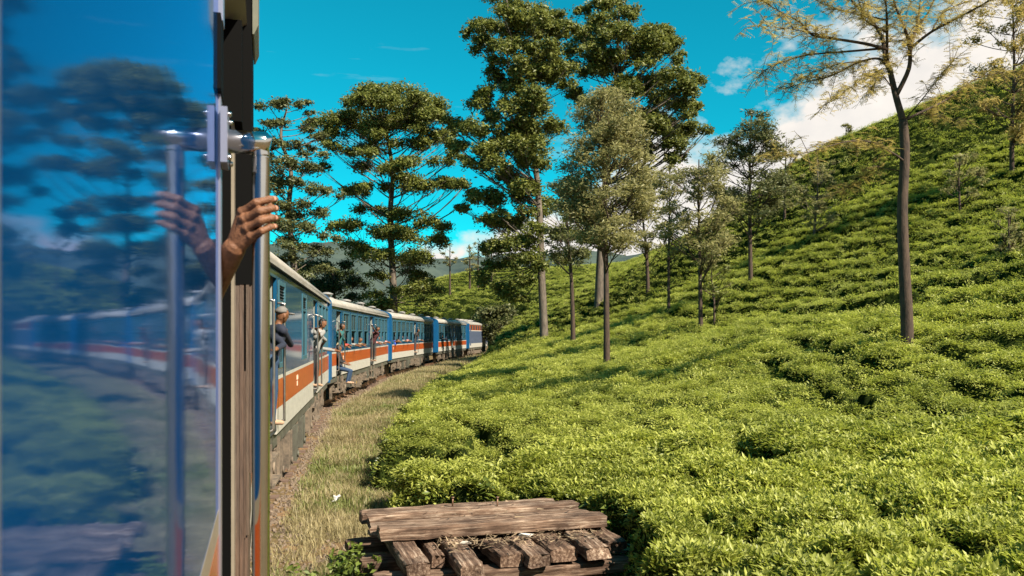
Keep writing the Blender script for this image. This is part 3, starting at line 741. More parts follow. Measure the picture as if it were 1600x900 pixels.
LEFT = [(420,165,24,8),(455,163,22,7),(482,178,10,7),(408,195,15,7),(440,195,20,7),(470,205,20,7),(430,225,20,8),(462,226,20,8),(500,215,12,7),(490,242,20,8),(415,250,16,10),(450,255,25,10),(480,266,22,9),
        (420,285,20,10),(455,290,28,11),(490,300,26,10),(515,300,12,10),(430,320,24,12),(470,325,26,12),(505,335,22,12),(440,350,26,12),(480,360,28,12),(513,372,18,12),(445,380,24,11),(490,395,26,11),
        (460,405,20,10),(500,422,20,11),(430,410,22,10),(400,270,14,12),(395,330,16,14),(470,432,24,10)]
tree('eucalyptus_tree', 52, [(462,470),(458,400),(452,330),(456,270),(440,215),(448,170)], LEFT, 13, 'scrub', 'bark',
     'thin layered eucalyptus at the left, half hidden by the gripping hand', 'eucalyptus trees', dens=0.85, leaf=0.20, seed=5, fat=1.25, lobes=5, rnd_=0.55, more=0.6)
DK = [(475,425,20,12),(503,420,24,13),(532,436,26,16),(556,446,20,15),(520,456,30,13),(562,466,15,10),(545,415,12,9),(480,450,22,12)]
tree('broadleaf_tree', 84, [(522,480),(520,440),(518,415)], DK, 8, 'euc_dark', 'bark_dark',
     'low dark tree behind the train between the two left eucalyptus', dens=1.3, leaf=0.28, seed=6, fat=1.3, lobes=5, rnd_=0.7)
E1 = [(792,11,24,14),(753,40,18,15),(788,29,24,15),(812,19,22,14),(844,24,24,15),(870,27,14,12),(886,46,16,9),(857,48,20,10),(833,54,15,9),(780,43,22,11),(753,77,19,15),(788,69,20,15),(782,97,17,13),
      (777,125,14,15),(761,144,14,13),(745,163,18,16),(844,75,20,11),(828,88,18,15),(860,88,14,13),(849,107,28,15),(817,117,20,16),(839,124,24,16),(871,120,22,15),(887,136,16,12),(801,144,20,15),(828,155,18,22),
      (849,171,20,22),(793,176,20,15),(769,180,14,12),(815,192,24,15),(735,205,18,18),(716,228,15,11),(767,208,22,14),(788,229,26,13),(828,213,26,18),(860,198,20,16),
      (770,258,28,13),(740,258,18,11),(818,230,28,18),(758,312,28,14),(800,282,28,14),(830,258,22,14),(722,327,13,9),(782,354,28,14),(824,312,24,14),(806,384,28,17),(770,390,20,13),(836,360,20,15),
      (788,414,26,14),(824,414,24,14),(812,444,22,11),(764,420,13,14),(795,460,18,10),(755,345,16,11)]
tree('eucalyptus_tree', 60, [(850,524),(846,430),(843,340),(836,250),(818,160),(802,70),(790,0)], E1, 15, 'euc', 'bark',
     'towering dark eucalyptus in the middle, the left one of the tall pair', 'eucalyptus trees', dens=1.0, leaf=0.25, seed=8, fat=1.34, lobes=6, rnd_=0.75, more=1.3)
E2 = [(929,11,16,15),(956,5,22,12),(983,16,14,14),(969,27,20,12),(932,35,18,14),(927,53,18,15),(903,67,16,14),(897,85,18,15),(921,83,22,15),(951,61,20,15),(945,85,20,13),(967,51,18,12),(983,64,14,13),(927,107,22,13),(895,105,12,11),(945,117,18,11),
      (1020,51,22,10),(1044,53,16,11),(1009,72,26,12),(1036,69,22,12),(1055,72,16,13),(1065,86,8,8),(993,80,18,13),(1001,104,16,12),(980,128,20,12),(1047,120,22,9),(1028,133,22,11),(1055,139,24,12),(1001,144,24,13),(1073,149,14,11),(1031,155,22,11),
      (1084,165,15,11),(1065,171,18,11),(1087,200,13,13),(1020,181,24,12),(1041,192,24,11),(1073,203,14,11),(1007,203,22,12),(1047,226,22,12),(860,320,20,12),(880,366,24,13),(870,408,20,12),(905,340,22,12),(960,160,20,12),(900,150,18,12),(1060,250,18,10),(1010,235,20,12)]
tree('eucalyptus_tree', 67, [(935,492),(938,410),(944,310),(953,205),(964,110),(968,10)], E2, 15, 'euc', 'bark',
     'towering eucalyptus of the tall pair with bright clumps spreading right', 'eucalyptus trees', dens=1.0, leaf=0.26, seed=9, fat=1.34, lobes=6, rnd_=0.75, more=1.3)

def pale(depth, bx, by, cx, cy, rx, ry, n, label, w, seed, dens=0.55, leaf=None, bark='bark_dark', lm='pale', cr=(0.20, 0.32), lean=0, group='slender shade trees in the tea', cone=0.0, name='shade_tree'):
    cl = crown_in(cx, cy, rx, ry, n, seed, cr, 0.55, cone)
    topx = cx + lean
    tk = [(bx, by + 8), (bx + (cx - bx) * 0.3, by - (by - cy) * 0.45), (cx, cy), (topx, cy - ry * 0.85)]
    return tree(name, depth, tk, cl, w, lm, bark, label, group, dens=dens, leaf=leaf or (0.009 * depth * 0.55), seed=seed, droop=0.25, up=0.15, aspect=0.24, thick=1.2, spread=0.85)
pale(28, 948, 556, 945, 268, 88, 138, 120, 'olive feathery tree with tall dark bare trunk before the tall pair', 13, 21, dens=0.50, cone=0.35, lean=-6)
pale(46, 895, 500, 885, 345, 46, 80, 40, 'thin dark tree rising behind the bare trunk of the olive tree, left', 9, 22, dens=0.5, lm='scrub')
pale(36, 1095, 510, 1092, 330, 62, 95, 62, 'pale feathery tree with twisted stem right of the olive tree', 9, 23, dens=0.42)
pale(43, 1173, 432, 1172, 262, 68, 95, 66, 'tall grey green tree with broken top, lower trunk lit by sun', 9, 24, dens=0.5, lm='scrub', cone=0.3)
pale(60, 1012, 428, 1004, 335, 42, 66, 40, 'tree behind the olive crown with short trunk on the slope', 7, 25, dens=0.45)
pale(60, 1226, 352, 1226, 272, 28, 62, 24, 'narrow tree on the upper slope beneath the cloud', 5, 26, dens=0.42)
pale(48, 1272, 378, 1278, 300, 34, 62, 30, 'loose many stemmed tree in the tea above the dark hollow', 6, 27, dens=0.40, bark='bark')
pale(42, 1581, 285, 1582, 105, 58, 130, 80, 'golden leaved tree high on the slope at the right edge', 8, 28, dens=0.42, lm='gold')
pale(27, 1578, 412, 1576, 368, 26, 46, 24, 'small bushy tree low on the slope at the right edge', 6, 29, dens=0.5, cr=(0.25, 0.4), lm='pale')
pale(40, 1500, 326, 1499, 275, 34, 42, 22, 'stunted open tree on the slope right of the foreground trunk', 5, 30, dens=0.38)
pale(78, 1322, 208, 1322, 198, 8, 8, 5, 'tiny tree standing on the skyline under the cloud', 2, 31, dens=0.8, cr=(0.4, 0.6))
pale(36.5, 1116, 470, 1112, 432, 30, 36, 18, 'leafy sapling beside the twisted stem of the pale tree', 4, 32, dens=0.45, lm='euc')
pale(62, 1440, 262, 1455, 232, 46, 40, 22, 'low olive tree on the upper slope behind the foreground trunk', 5, 33, dens=0.45)
pale(66, 1348, 262, 1345, 240, 36, 28, 14, 'round olive scrub tree just under the skyline', 4, 39, dens=0.45)
for bx, by, cy, ry, rx, s, lb in ((734, 474, 402, 24, 16, 34, 'first of the thin brownish trees far up the line'), (747, 456, 398, 24, 15, 35, 'second of the thin brownish trees far up the line'),
                              (768, 468, 405, 30, 14, 36, 'third of the thin brownish trees, nearest the tall pair'), (703, 448, 402, 22, 13, 37, 'distant thin tree on the ridge end left of the others')):
    pale(132, bx, by, bx, cy, rx, ry, 14, lb, 4, s, dens=0.42, leaf=0.42, lm='pale', group='far slender trees')
pale(45, 1045, 470, 1046, 330, 40, 78, 36, 'faint feathery tree between the olive tree and the pale tree', 6, 38, dens=0.36)
# rounded bush at the head of the train
BUSHC = crown_in(778, 508, 34, 30, 26, 44, (0.26, 0.4), 0.8)
tree('round_bush', 101, [(778, 545), (778, 520), (778, 500)], BUSHC, 5, 'scrub', 'bark_dark', 'big rounded bush at the head of the train', dens=1.0, leaf=0.36, seed=44)
BUSHC = crown_in(742, 495, 16, 14, 9, 45, (0.3, 0.45), 0.8)
tree('round_bush', 112, [(742, 520), (742, 500)], BUSHC, 4, 'euc_dark', 'bark_dark', 'smaller dark bush above the last carriage roof', dens=1.0, leaf=0.36, seed=45)

# foreground tree: limbs followed one by one
def foreground_tree():
    D = 18.0; rg = np.random.default_rng(77); k = D / FPX
    base = at(1418, 512, D); base.z = float(ground(base.x, base.y)) - 0.05
    root = empty('shade_tree', base, label='tall foreground tree with dark trunk and sparse golden feathery crown', category='tree', group='slender shade trees in the tea')
    def P(x, y, dy=0.0):
        p = at(x, y, D); s = 1 + dy / D
        return Vector((p.x * s, D + dy, EYE + (p.z - EYE) * s)) - base
    mb = MB()
    tk = [(0, 0, 0)] + [P(*q) for q in ((1417, 500), (1413, 420), (1410, 330), (1414, 240), (1411, 188))]
    path = smooth_path([Vector(p) for p in tk], 6)
    mb.tube(path, [0.135 - 0.05 * j / len(path) for j in range(len(path))], 12)
    LIMBS = [([(1411,190),(1400,150),(1391,112),(1383,85),(1378,58),(1360,30),(1332,2),(1312,-40)], 0.075, 0.5),
             ([(1383,85),(1386,40),(1384,0),(1380,-60)], 0.035, -0.6),
             ([(1408,150),(1420,108),(1421,75),(1414,45),(1400,12),(1388,-30)], 0.055, -0.5),
             ([(1422,85),(1429,50),(1450,20),(1468,-20)], 0.035, 0.6), ([(1424,82),(1455,50),(1500,26),(1540,4),(1565,-18)], 0.035, -0.9),
             ([(1455,50),(1472,22),(1500,6)], 0.016, 0.3), ([(1421,75),(1436,20),(1440,-40)], 0.03, 0.9),
             ([(1387,106),(1374,92),(1340,98),(1300,118),(1260,128),(1232,137)], 0.032, 0.9), ([(1340,98),(1310,100),(1275,112),(1240,130)], 0.014, 1.3),
             ([(1381,80),(1350,68),(1300,60),(1270,55),(1250,35),(1215,16),(1190,0)], 0.036, -1.0), ([(1300,60),(1240,46),(1180,40)], 0.016, -1.6),
             ([(1380,78),(1330,80),(1262,86),(1214,100),(1190,113)], 0.028, 0.2), ([(1360,30),(1330,20),(1290,8),(1260,-10)], 0.022, 1.2), ([(1372,48),(1350,30),(1345,10),(1330,-30)], 0.022, -1.2),
             ([(1419,188),(1440,175),(1480,155),(1522,125),(1560,114),(1590,112)], 0.030, 0.8), ([(1418,182),(1445,150),(1470,118),(1492,92)], 0.014, -0.6), ([(1440,176),(1460,180),(1500,192)], 0.010, 1.2),
             ([(1411,247),(1396,240),(1360,222),(1320,222),(1262,238),(1200,246)], 0.024, -1.2), ([(1408,272),(1372,264),(1340,280),(1312,300)], 0.014, 0.8),
             ([(1398,140),(1376,118),(1350,122),(1325,140),(1300,158)], 0.012, -1.4), ([(1395,128),(1372,110),(1368,130),(1360,140)], 0.010, 0.9)]
    twigs = []; skel = list(path)
    for pts, r0, dyend in LIMBS:
        n = len(pts); cp = [P(x, y, dyend * (i / (n - 1)) ** 1.2 * 1.6) for i, (x, y) in enumerate(pts)]
        cp[0] = min(skel, key=lambda s_: (s_ - cp[0]).length); q = smooth_path(cp, 5); skel += q
        mb.tube(q, [r0 * (1 - 0.82 * j / (len(q) - 1)) for j in range(len(q))], 7)
        for j in range(int(len(q) * 0.30), len(q)):
            for _ in range(2):
                L = rg.uniform(0.22, 0.62) * (0.6 + 0.6 * j / len(q)); d = Vector((rg.normal(0, 1), rg.normal(0, 1), rg.normal(0.0, 0.7))).normalized()
                t = (q[min(j + 1, len(q) - 1)] - q[j - 1]).normalized(); d = (d + t * 0.7).normalized()
                m1 = q[j] + d * L * 0.5 + Vector((0, 0, 0.03)); m2 = q[j] + d * L + Vector((0, 0, -0.12 * L))
                mb.tube([q[j], m1, m2], [0.007, 0.005, 0.003], 4, cap=False); twigs += [(q[j], m1), (m1, m2)]
    mb.obj('trunk', 'bark_dark', root)
    # drooping feathery leaves along the twigs
    V, F, R = [], [], []
    for a, b in twigs:
        for _ in range(5):
            t = rg.uniform(0, 1); o = a.lerp(b, t); q = rg.uniform(0, 1)
            az = rg.uniform(0, 6.28); L = rg.uniform(0.10, 0.24)
            ax = Vector((math.cos(az), math.sin(az), rg.uniform(-0.7, 0.5))).normalized()
            sd = ax.cross(Vector((0, 0, 1))).normalized()
            for s in range(5):                      # pinnate leaflets
                c = o + ax * L * (s + 0.5) / 5 - Vector((0, 0, 0.03 * (s / 5) ** 2))
                for sg in (-1, 1):
                    tip = c + sd * sg * 0.036 + ax * 0.026 - Vector((0, 0, 0.012)); i0 = len(V)
                    w = ax * 0.008
                    V += [c - w, c + w, tip + w * 0.5, tip - w * 0.5]; F.append((i0, i0 + 1, i0 + 2, i0 + 3)); R.append(min(1, max(0, q + rg.normal(0, 0.12))))
    link('crown', fast_mesh('crown', np.array([tuple(v) for v in V]), np.array(F), False, R), 'gold', root)
foreground_tree()


# ------------------------------------------------------------------ railway track
def centre(y, off=1.45):
    y0, y1 = y - 0.5, y + 0.5
    d = Vector((float(side_x(y1) - side_x(y0)), 1.0)).normalized()
    return Vector((float(side_x(y)) - d.y * off, y + d.x * off)), d
track = empty('railway_track', (0, 0, 0), kind='structure', label='single railway track curving right under the train')
for off in (-0.838, 0.838):
    mb = MB(); prof = [(-0.07, -0.16), (0.07, -0.16), (0.07, -0.14), (0.012, -0.12), (0.012, -0.04), (0.035, -0.03), (0.035, 0.0), (-0.035, 0.0), (-0.035, -0.03), (-0.012, -0.04), (-0.012, -0.12), (-0.07, -0.14)]
    rings = []
    for y in np.arange(-14, 122, 2.0):
        c, d = centre(float(y), 1.45 + off)
        rings.append([mb.bm.verts.new((c.x + d.y * a, c.y - d.x * a, z)) for a, z in prof])
    for a, b in zip(rings, rings[1:]):
        for k in range(len(prof)): mb.face([a[k], b[k], b[(k + 1) % len(prof)], a[(k + 1) % len(prof)]])
    mb.obj('rail', 'rail', track)
M['tie'] = mat('old_sleeper_wood', (0.16, 0.10, 0.07), 0.85, color2=(0.07, 0.045, 0.035), scale=8, stretch=(0.4, 4, 4), bump=0.4)
sl_me = MB().box(-1.35, 1.35, -0.13, 0.13, -0.30, -0.165).mesh('sleeper', ['tie'])
for y in np.arange(-6, 110, 0.75):
    c, d = centre(float(y)); link('sleeper', sl_me, None, track, loc=(c.x, c.y, 0), rz=math.atan2(d.y, d.x) - math.pi / 2)

# ------------------------------------------------------------------ carriages
ROOF = [(-0.04, 3.37), (-0.03, 3.47), (0.05, 3.56), (0.22, 3.65), (0.55, 3.74), (1.0, 3.80), (1.45, 3.82)]
ROOF = ROOF + [(2.9 - y, z) for y, z in reversed(ROOF[:-1])]
WHEEL = None
def bogie(root, x, z0=0.0, detail=True):
    global WHEEL
    if WHEEL is None:
        mb = MB()
        for r, w0, w1 in ((0.43, 0.0, 0.10), (0.47, 0.10, 0.13), (0.15, -0.04, 0.0)):
            mb.tube([(0, w0, 0), (0, w1, 0)], r, 20, smooth=False)
        WHEEL = mb.mesh('wheel', ['gear'])
    mb = MB()
    for y in (0.14, 2.66):
        mb.box(-1.45, 1.45, y, y + 0.10, 0.52, 0.70)
        for dx in (-1.05, 1.05):
            mb.box(dx - 0.16, dx + 0.16, y - 0.06, y + 0.10, 0.28, 0.52)          # axle box
            mb.tube([(dx, y - 0.09, 0.42), (dx, y - 0.05, 0.42)], 0.10, 12)
            for q in (-0.28, 0.28):
                for j in range(5): mb.tube([(dx + q, y + 0.02, 0.50 + j * 0.05), (dx + q, y + 0.02, 0.53 + j * 0.05)], 0.085 if j % 2 else 0.07, 10)
                mb.box(dx + q - 0.1, dx + q + 0.1, y - 0.06, y + 0.10, 0.44, 0.50)
        mb.box(-0.35, 0.35, y - 0.10, y + 0.08, 0.32, 0.44); mb.box(-0.22, 0.22, y - 0.13, y - 0.02, 0.44, 0.86)
        mb.tube([(-0.6, y - 0.06, 0.80), (0.7, y - 0.06, 0.46)], 0.035, 8)
        mb.box(-1.6, -1.5, y, y + 0.08, 0.15, 0.62); mb.box(1.5, 1.6, y, y + 0.08, 0.15, 0.62)
    mb.box(-0.25, 0.25, 0.15, 2.74, 0.55, 0.69)
    b = mb.obj('bogie', 'gear', root, loc=(x, 0, 0))
    for dx in (-1.05, 1.05):
        link('wheel', WHEEL, None, b, loc=(dx, 0.50, 0.43))
        o = link('wheel', WHEEL, None, b, loc=(dx, 2.40, 0.43)); o.rotation_euler = (0, 0, math.pi)
WIN = {}
def window_part(root, s0, s1, kind):
    """Frame with transom, a fixed upper pane, the lower sash dropped open (or a louvre)."""
    w = s1 - s0; key = (round(w, 2), kind)
    if key not in WIN:
        z0, z1, fw = 1.90, 3.20, 0.055
        if kind == 'narrow': fw = 0.07
        mb = MB()
        mb.box(0.001, fw, -0.012, 0.07, z0 + .001, z1 - .001); mb.box(w - fw, w - .001, -0.012, 0.07, z0 + .001, z1 - .001)
        mb.box(fw, w - fw, -0.014, 0.07, z0, z0 + fw); mb.box(fw, w - fw, -0.010, 0.07, z1 - fw, z1)
        zt = 2.52 if kind != 'narrow' else 2.86
        mb.box(fw, w - fw, 0.0, 0.06, zt, zt + 0.045)
        if kind == 'slide': mb.box(w / 2 - 0.02, w / 2 + 0.02, 0.01, 0.05, zt + 0.045, z1 - fw)
        fr = mb.mesh('window', ['teal_frame'])
        lv = None
        if kind == 'narrow':
            mb = MB()
            for j in range(5):
                z = 2.92 + j * 0.045
                v = [mb.bm.verts.new(p) for p in ((fw, 0.0, z), (w - fw, 0.0, z), (w - fw, 0.05, z + 0.035), (fw, 0.05, z + 0.035))]; mb.face(v)
            lv = mb.mesh('louvre', ['steel'])
        ga, gb = (zt + 0.045, z1 - fw) if kind != 'narrow' else (z0 + fw, zt)
        pn = MB().box(fw, w - fw, 0.030, 0.036, ga, gb).mesh('pane', ['glass'])
        WIN[key] = (fr, pn, lv)
    fr, pn, lv = WIN[key]
    o = link('window', fr, None, root, loc=(s0, 0, 0))
    link('pane', pn, None, o)
    if lv: link('louvre', lv, None, o)
def carriage(label, p0, p1, doors, windows, rails=True, seats=True, white_line=True, z_off=0.0, seed=0, vents=8, blue='blue'):
    p0, p1 = Vector(p0), Vector(p1); d = p1 - p0; L = d.length
    root = empty('train_carriage', (p0.x, p0.y, z_off), math.atan2(d.y, d.x), label=label, category='carriage', group='carriages of the train')
    rg = random.Random(seed)
    E0, E1 = 0.32, 0.25
    def spans(cuts, a=E0, b=L - E1):
        out, x = [], a
        for c0, c1 in sorted(cuts):
            if c0 > x: out.append((x, c0))
            x = max(x, c1)
        if x < b: out.append((x, b))
        return out
    def band(name, z0, z1, m, cuts, y0=0.0, y1=0.05):
        for a, b in spans(cuts): MB().box(a, b, y0, y1, z0, z1).obj(name, m, root)
    band('lower_panel', 0.95, 1.32, 'white', doors)
    band('orange_stripe', 1.32, 1.735, 'orange', doors, -0.002)
    band('white_line', 1.735, 1.79, 'white', doors, -0.001)
    band('sill_panel', 1.79, 1.90, blue, doors)
    band('window_pillar', 1.90, 3.20, blue, list(doors) + [(w[0], w[1]) for w in windows])
    band('cantrail', 3.20, 3.37, blue, [])
    for w in windows: window_part(root, w[0], w[1], w[2])
    # far side, floor, ceiling inside
    mb = MB(); mb.box(E0, L - E1, 2.85, 2.90, 0.95, 1.90); mb.box(E0, L - E1, 2.85, 2.90, 3.10, 3.37)
    x = E0
    while x < L - E1: mb.box(x, min(x + 0.75, L - E1), 2.85, 2.90, 1.90, 3.10); x += 1.9
    mb.obj('far_side_wall', 'inner', root)
    MB().box(0.1, L - 0.1, 0.0, 2.9, 1.0, 1.12).obj('floor', 'dark', root, loc=(0, 0.002, 0))
    for x in (0.36, L - 0.30): MB().box(x, x + 0.03, 0.06, 2.84, 1.12, 3.36).obj('partition', 'inner', root)
    for c0, c1 in doors:
        for x in (c0 - 0.05, c1 + 0.02):
            if 0.6 < x < L - 0.5: MB().box(x, x + 0.03, 0.06, 0.9, 1.12, 3.36).obj('partition', 'inner', root)
    if seats:
        sm = MB(); sm.box(-0.06, 0.06, 0, 1.0, 1.35, 2.22); sm.box(0.05, 0.5, 0, 1.0, 1.42, 1.56); sm.box(-0.04, 0.04, 0.1, 0.9, 2.22, 2.32); sm = sm.mesh('seat', ['seat'])
        for w in windows:
            if w[2] != 'narrow': link('seat', sm, None, root, loc=(w[0] + 0.3, 0.12, 0)); link('seat', sm, None, root, loc=(w[0] + 0.3, 1.75, 0))
    # roof, gutter and ventilators
    mb = MB(); inner = [(y, z - 0.05) for y, z in ROOF if 0 <= y <= 2.9]; inner[0] = (0.0, 3.372); inner[-1] = (2.9, 3.372)
    mb.prism(ROOF + list(reversed(inner)), 0.322, L - 0.27, True); mb.obj('roof', 'roof', root)
    MB().box(0.33, L - 0.28, -0.065, -0.042, 3.335, 3.395).obj('gutter', 'roof', root)
    for k in range(vents):
        x = 1.6 + k * (L - 3.2) / max(vents - 1, 1)
        mb = MB(); h = rg.uniform(0.0, 0.08)
        mb.tube([(0, 0, 3.74), (0, 0, 3.82 + h)], 0.12, 10); mb.tube([(0, 0, 3.82 + h), (0, 0, 3.86 + h), (0, 0, 3.91 + h)], [0.24, 0.24, 0.08], 10)
        mb.obj('roof_vent', 'roof_top', root, loc=(x, 0.75 if k % 2 else 1.1, -0.02))
    # end frame that stands a little proud of the body, both ends
    out = [(-0.045, 0.90), (-0.045, 3.40)] + [(y, z + 0.03) for y, z in ROOF[1:-1]] + [(2.945, 3.40), (2.945, 0.90)]
    MB().prism(out, 0.05, E0).obj('end_frame', 'blue_end', root)
    MB().prism(out, L - E1, L - 0.05).obj('end_frame', 'blue_end', root)
    MB().box(-0.55, 0.04, 0.85, 2.05, 1.10, 3.10).obj('gangway_bellows', 'black', root)
    mb = MB(); mb.box(0.1, L - 0.1, 0.05, 0.13, 0.74, 0.948); mb.box(0.1, L - 0.1, 2.77, 2.85, 0.74, 0.948); mb.box(0.1, L - 0.1, 0.3, 2.6, 0.86, 0.948)
    mb.obj('solebar', 'solebar', root)
    bogie(root, 3.0); bogie(root, L - 3.0)
    x = 5.0
    while x < L - 5.2:
        w = rg.uniform(0.2, 0.75); z0 = rg.uniform(0.12, 0.5); y0 = rg.uniform(-0.02, 0.10)
        mb = MB(); mb.box(0, w, y0, y0 + rg.uniform(0.5, 1.1), z0, 0.74)
        for q in (0.05, w - 0.1): mb.box(q, q + 0.05, y0 - 0.02, y0, z0 - 0.02, 0.76)
        mb.tube([(w * 0.5, y0 - 0.02, z0 + 0.1), (w * 0.5, y0 - 0.05, z0 + 0.1)], 0.06, 8)
        mb.obj('equipment_box', rg.choice(['gear', 'gear_light', 'gear_light', 'solebar']), root, loc=(x, 0, 0)); x += w + rg.uniform(0.1, 0.55)
        if rg.random() < 0.4:
            MB().tube([(0, 0.2, 0.2), (0, 0.12, 0.74)], 0.03, 8).obj('pipe', 'yellow' if rg.random() < 0.4 else 'gear_light', root, loc=(x - 0.15, 0, 0))
    MB().tube([(1.0, 0.5, 0.62), (L / 2, 0.55, 0.50), (L - 1.0, 0.5, 0.62)], 0.03, 6).obj('brake_pipe', 'gear', root)
    for c0, c1 in doors:
        mb = MB()
        for z, y in ((0.68, -0.05), (0.36, -0.08)):
            mb.box(c0 + 0.1, c1 - 0.1, y, y + 0.26, z, z + 0.035)
        for x in (c0 + 0.1, c1 - 0.13): mb.box(x, x + 0.03, -0.06, -0.02, 0.36, 0.94)
        mb.obj('door_step', 'gear_light', root)
        if rails:
            for x in (c0 - 0.06, c1 + 0.06):
                mb = MB(); mb.tube(smooth_path([(x, 0.0, 2.85), (x, -0.09, 2.83), (x, -0.10, 2.7), (x, -0.10, 1.3), (x, -0.09, 1.15), (x, 0.0, 1.13)], 4), 0.019, 8); mb.obj('handrail', 'steel', root)
        mb = MB(); mb.box(c0, c0 + 0.04, 0.06, 0.65, 1.13, 3.18); mb.obj('door', 'teal_frame', root)
    return root, L

C1, L1 = carriage('nearest blue carriage ahead with solid washroom panels and two open doors', (-2.80, 8.6), (-5.72, 26.6), [(2.55, 3.75), (11.3, 12.7)],
                  [(3.98, 4.9, 'narrow'), (8.2, 9.25, 'narrow'), (13.2, 14.5, 'slide'), (14.75, 16.05, 'slide'), (16.3, 17.6, 'slide')], seed=1)
C2, L2 = carriage('second carriage ahead, with passengers standing in both of its doorways', (-6.0, 27.9), (-6.9, 47.6), [(1.5, 2.7), (11.2, 12.5)],
                  [(3.1 + 1.95 * k, 4.6 + 1.95 * k, 'slide') for k in range(4)] + [(13.0 + 1.55 * k, 14.25 + 1.55 * k, 'slide') for k in range(4)], seed=2)
C3, L3 = carriage('third carriage ahead, in the middle of the visible train', (-7.0, 49.0), (-6.35, 68.5), [(9.2, 10.4)],
                  [(0.8 + 1.65 * k, 2.1 + 1.65 * k, 'slide') for k in range(5)] + [(11.0 + 1.6 * k, 12.3 + 1.6 * k, 'slide') for k in range(5)], seed=3)
C4, L4 = carriage('last and smallest passenger carriage, coupled to the locomotive', (-6.15, 70.0), (-4.7, 88.0), [(8.0, 9.2)],
                  [(0.9 + 1.6 * k, 2.2 + 1.6 * k, 'slide') for k in range(4)] + [(9.8 + 1.5 * k, 11.0 + 1.5 * k, 'slide') for k in range(5)], seed=4)

# locomotive at the head of the train
def locomotive(p0, p1):
    p0, p1 = Vector(p0), Vector(p1); d = p1 - p0; L = d.length
    r = empty('locomotive', (p0.x, p0.y, 0), math.atan2(d.y, d.x), label='blue grey locomotive with orange top band at the head of the train', category='locomotive')
    MB().box(0.3, L, 0, 2.9, 0.95, 1.40).obj('lower_panel', 'white', r)
    MB().box(0.3, L - 0.01, 0.001, 2.899, 1.40, 2.72).obj('body', 'loco_grey', r)
    MB().box(0.3, L, 0, 2.9, 2.72, 2.82).obj('white_line', 'white', r)
    MB().box(0.3, L - 0.01, 0.001, 2.899, 2.82, 3.40).obj('orange_band', 'orange', r)
    for k in range(7):
        mb = MB(); x = 1.4 + k * 1.8
        mb.box(x, x + 0.9, -0.03, 0.0, 2.90, 3.32)
        for j in range(4): mb.box(x + 0.05, x + 0.85, -0.045, -0.03, 2.95 + j * 0.09, 2.99 + j * 0.09)
        mb.obj('air_grille', 'dark', r)
    for x in (0.9, L - 1.2):
        mb = MB(); mb.box(x, x + 0.7, -0.02, 0.0, 1.2, 3.0); mb.obj('cab_door', 'loco_grey', r)
    mb = MB(); mb.prism([(y, z + 0.03) for y, z in ROOF], 0.3, L); mb.obj('roof', 'roof', r)
    for k in range(4):
        mb = MB(); mb.tube([(0, 0, 3.78), (0, 0, 4.02)], 0.45, 14); mb.obj('roof_fan', 'roof_top', r, loc=(3 + 2.8 * k, 1.45, 0))
    MB().box(0.05, 0.3, -0.05, 2.95, 0.9, 3.5).obj('end_frame', 'blue_end', r)
    MB().box(0.2, L, 0.05, 2.85, 0.72, 0.948).obj('solebar', 'solebar', r)
    MB().box(5.4, L - 5.4, 0.15, 2.75, 0.25, 0.72).obj('fuel_tank', 'gear_light', r)
    for x in (2.2, 3.7, L - 3.7, L - 2.2): bogie(r, x)
    return r
locomotive((-4.55, 89.3), (-3.0, 104.0))

# small worn painted marks on the orange stripes
M['mark'] = mat('worn_mark_paint', (0.74, 0.52, 0.38), 0.6, var=0.2, scale=30)
def marks(parent, x, z, h):
    mb = MB(); t = h * 0.2
    def bar(a, b, c, d): mb.box(x + a * h, x + b * h, -0.006, -0.002, z + c * h, z + d * h)
    for a in (0.0, 2.1): bar(a, a + 0.25, 1.3, 2.3); bar(a + .25, a + 0.9, 2.05, 2.3); bar(a + .25, a + 0.9, 1.3, 1.5); bar(a + 0.9, a + 1.15, 1.3, 2.3)
    bar(1.4, 1.65, 1.3, 2.1)
    bar(0.5, 0.75, 0.0, 1.0); bar(0.75, 1.2, 0.8, 1.0); bar(1.5, 1.75, 0.0, 1.0); bar(1.75, 2.2, 0.4, 0.6); bar(2.2, 2.45, 0.0, 1.0)
    o = mb.obj('painted_mark', 'mark', parent); o['kind'] = 'stuff'
marks(C1, 6.95, 1.46, 0.085); marks(C2, 3.0, 1.50, 0.05); marks(C3, 0.9, 1.50, 0.05)

# ------------------------------------------------------------------ the near carriage, at whose side the camera is held
A0 = math.atan(0.2886)                       # the near carriage points left of straight ahead
HD = Vector((-math.sin(A0), math.cos(A0))); NR = Vector((math.cos(A0), math.sin(A0)))
DW = 0.100                                    # camera to wall
W0 = -DW * NR
near = empty('train_carriage', (W0.x, W0.y, 0), math.atan2(HD.y, HD.x), label='near carriage with mirror glossy blue side filling the left of the view', category='carriage', group='carriages of the train')
D0, D1, TE = 2.0, 2.75, 7.2
def nearbox(name, m, *b): return MB().box(*b).obj(name, m, near)
ZL = EYE - 0.38                               # top of the cream line
mb = MB(); mb.box(-5.0, -1.0, 0, 0.05, ZL, 3.40); mb.box(0.352, D0, 0, 0.05, ZL, 3.40); mb.box(D1 + 0.10, TE, 0, 0.05, 1.80, 3.40); mb.box(-1.0, 0.352, 0, 0.05, 3.32, 3.40); mb.box(-1.0, 0.352, 0, 0.05, ZL, 2.06)
mb.obj('side_panel', 'near_blue', near)
mb = MB()
for a, b in ((-5.0, D0), (D1 + 0.10, TE)): mb.box(a, b, -0.001, 0.05, ZL - 0.055 if b == D0 else 1.745, ZL if b == D0 else 1.80)
mb.obj('cream_line', 'near_cream', near)
mb = MB(); mb.box(-5.0, D0, -0.0015, 0.05, 1.52, ZL - 0.055); mb.box(D1 + 0.10, TE, -0.0015, 0.05, 1.36, 1.745); mb.obj('orange_stripe', 'near_orange', near)
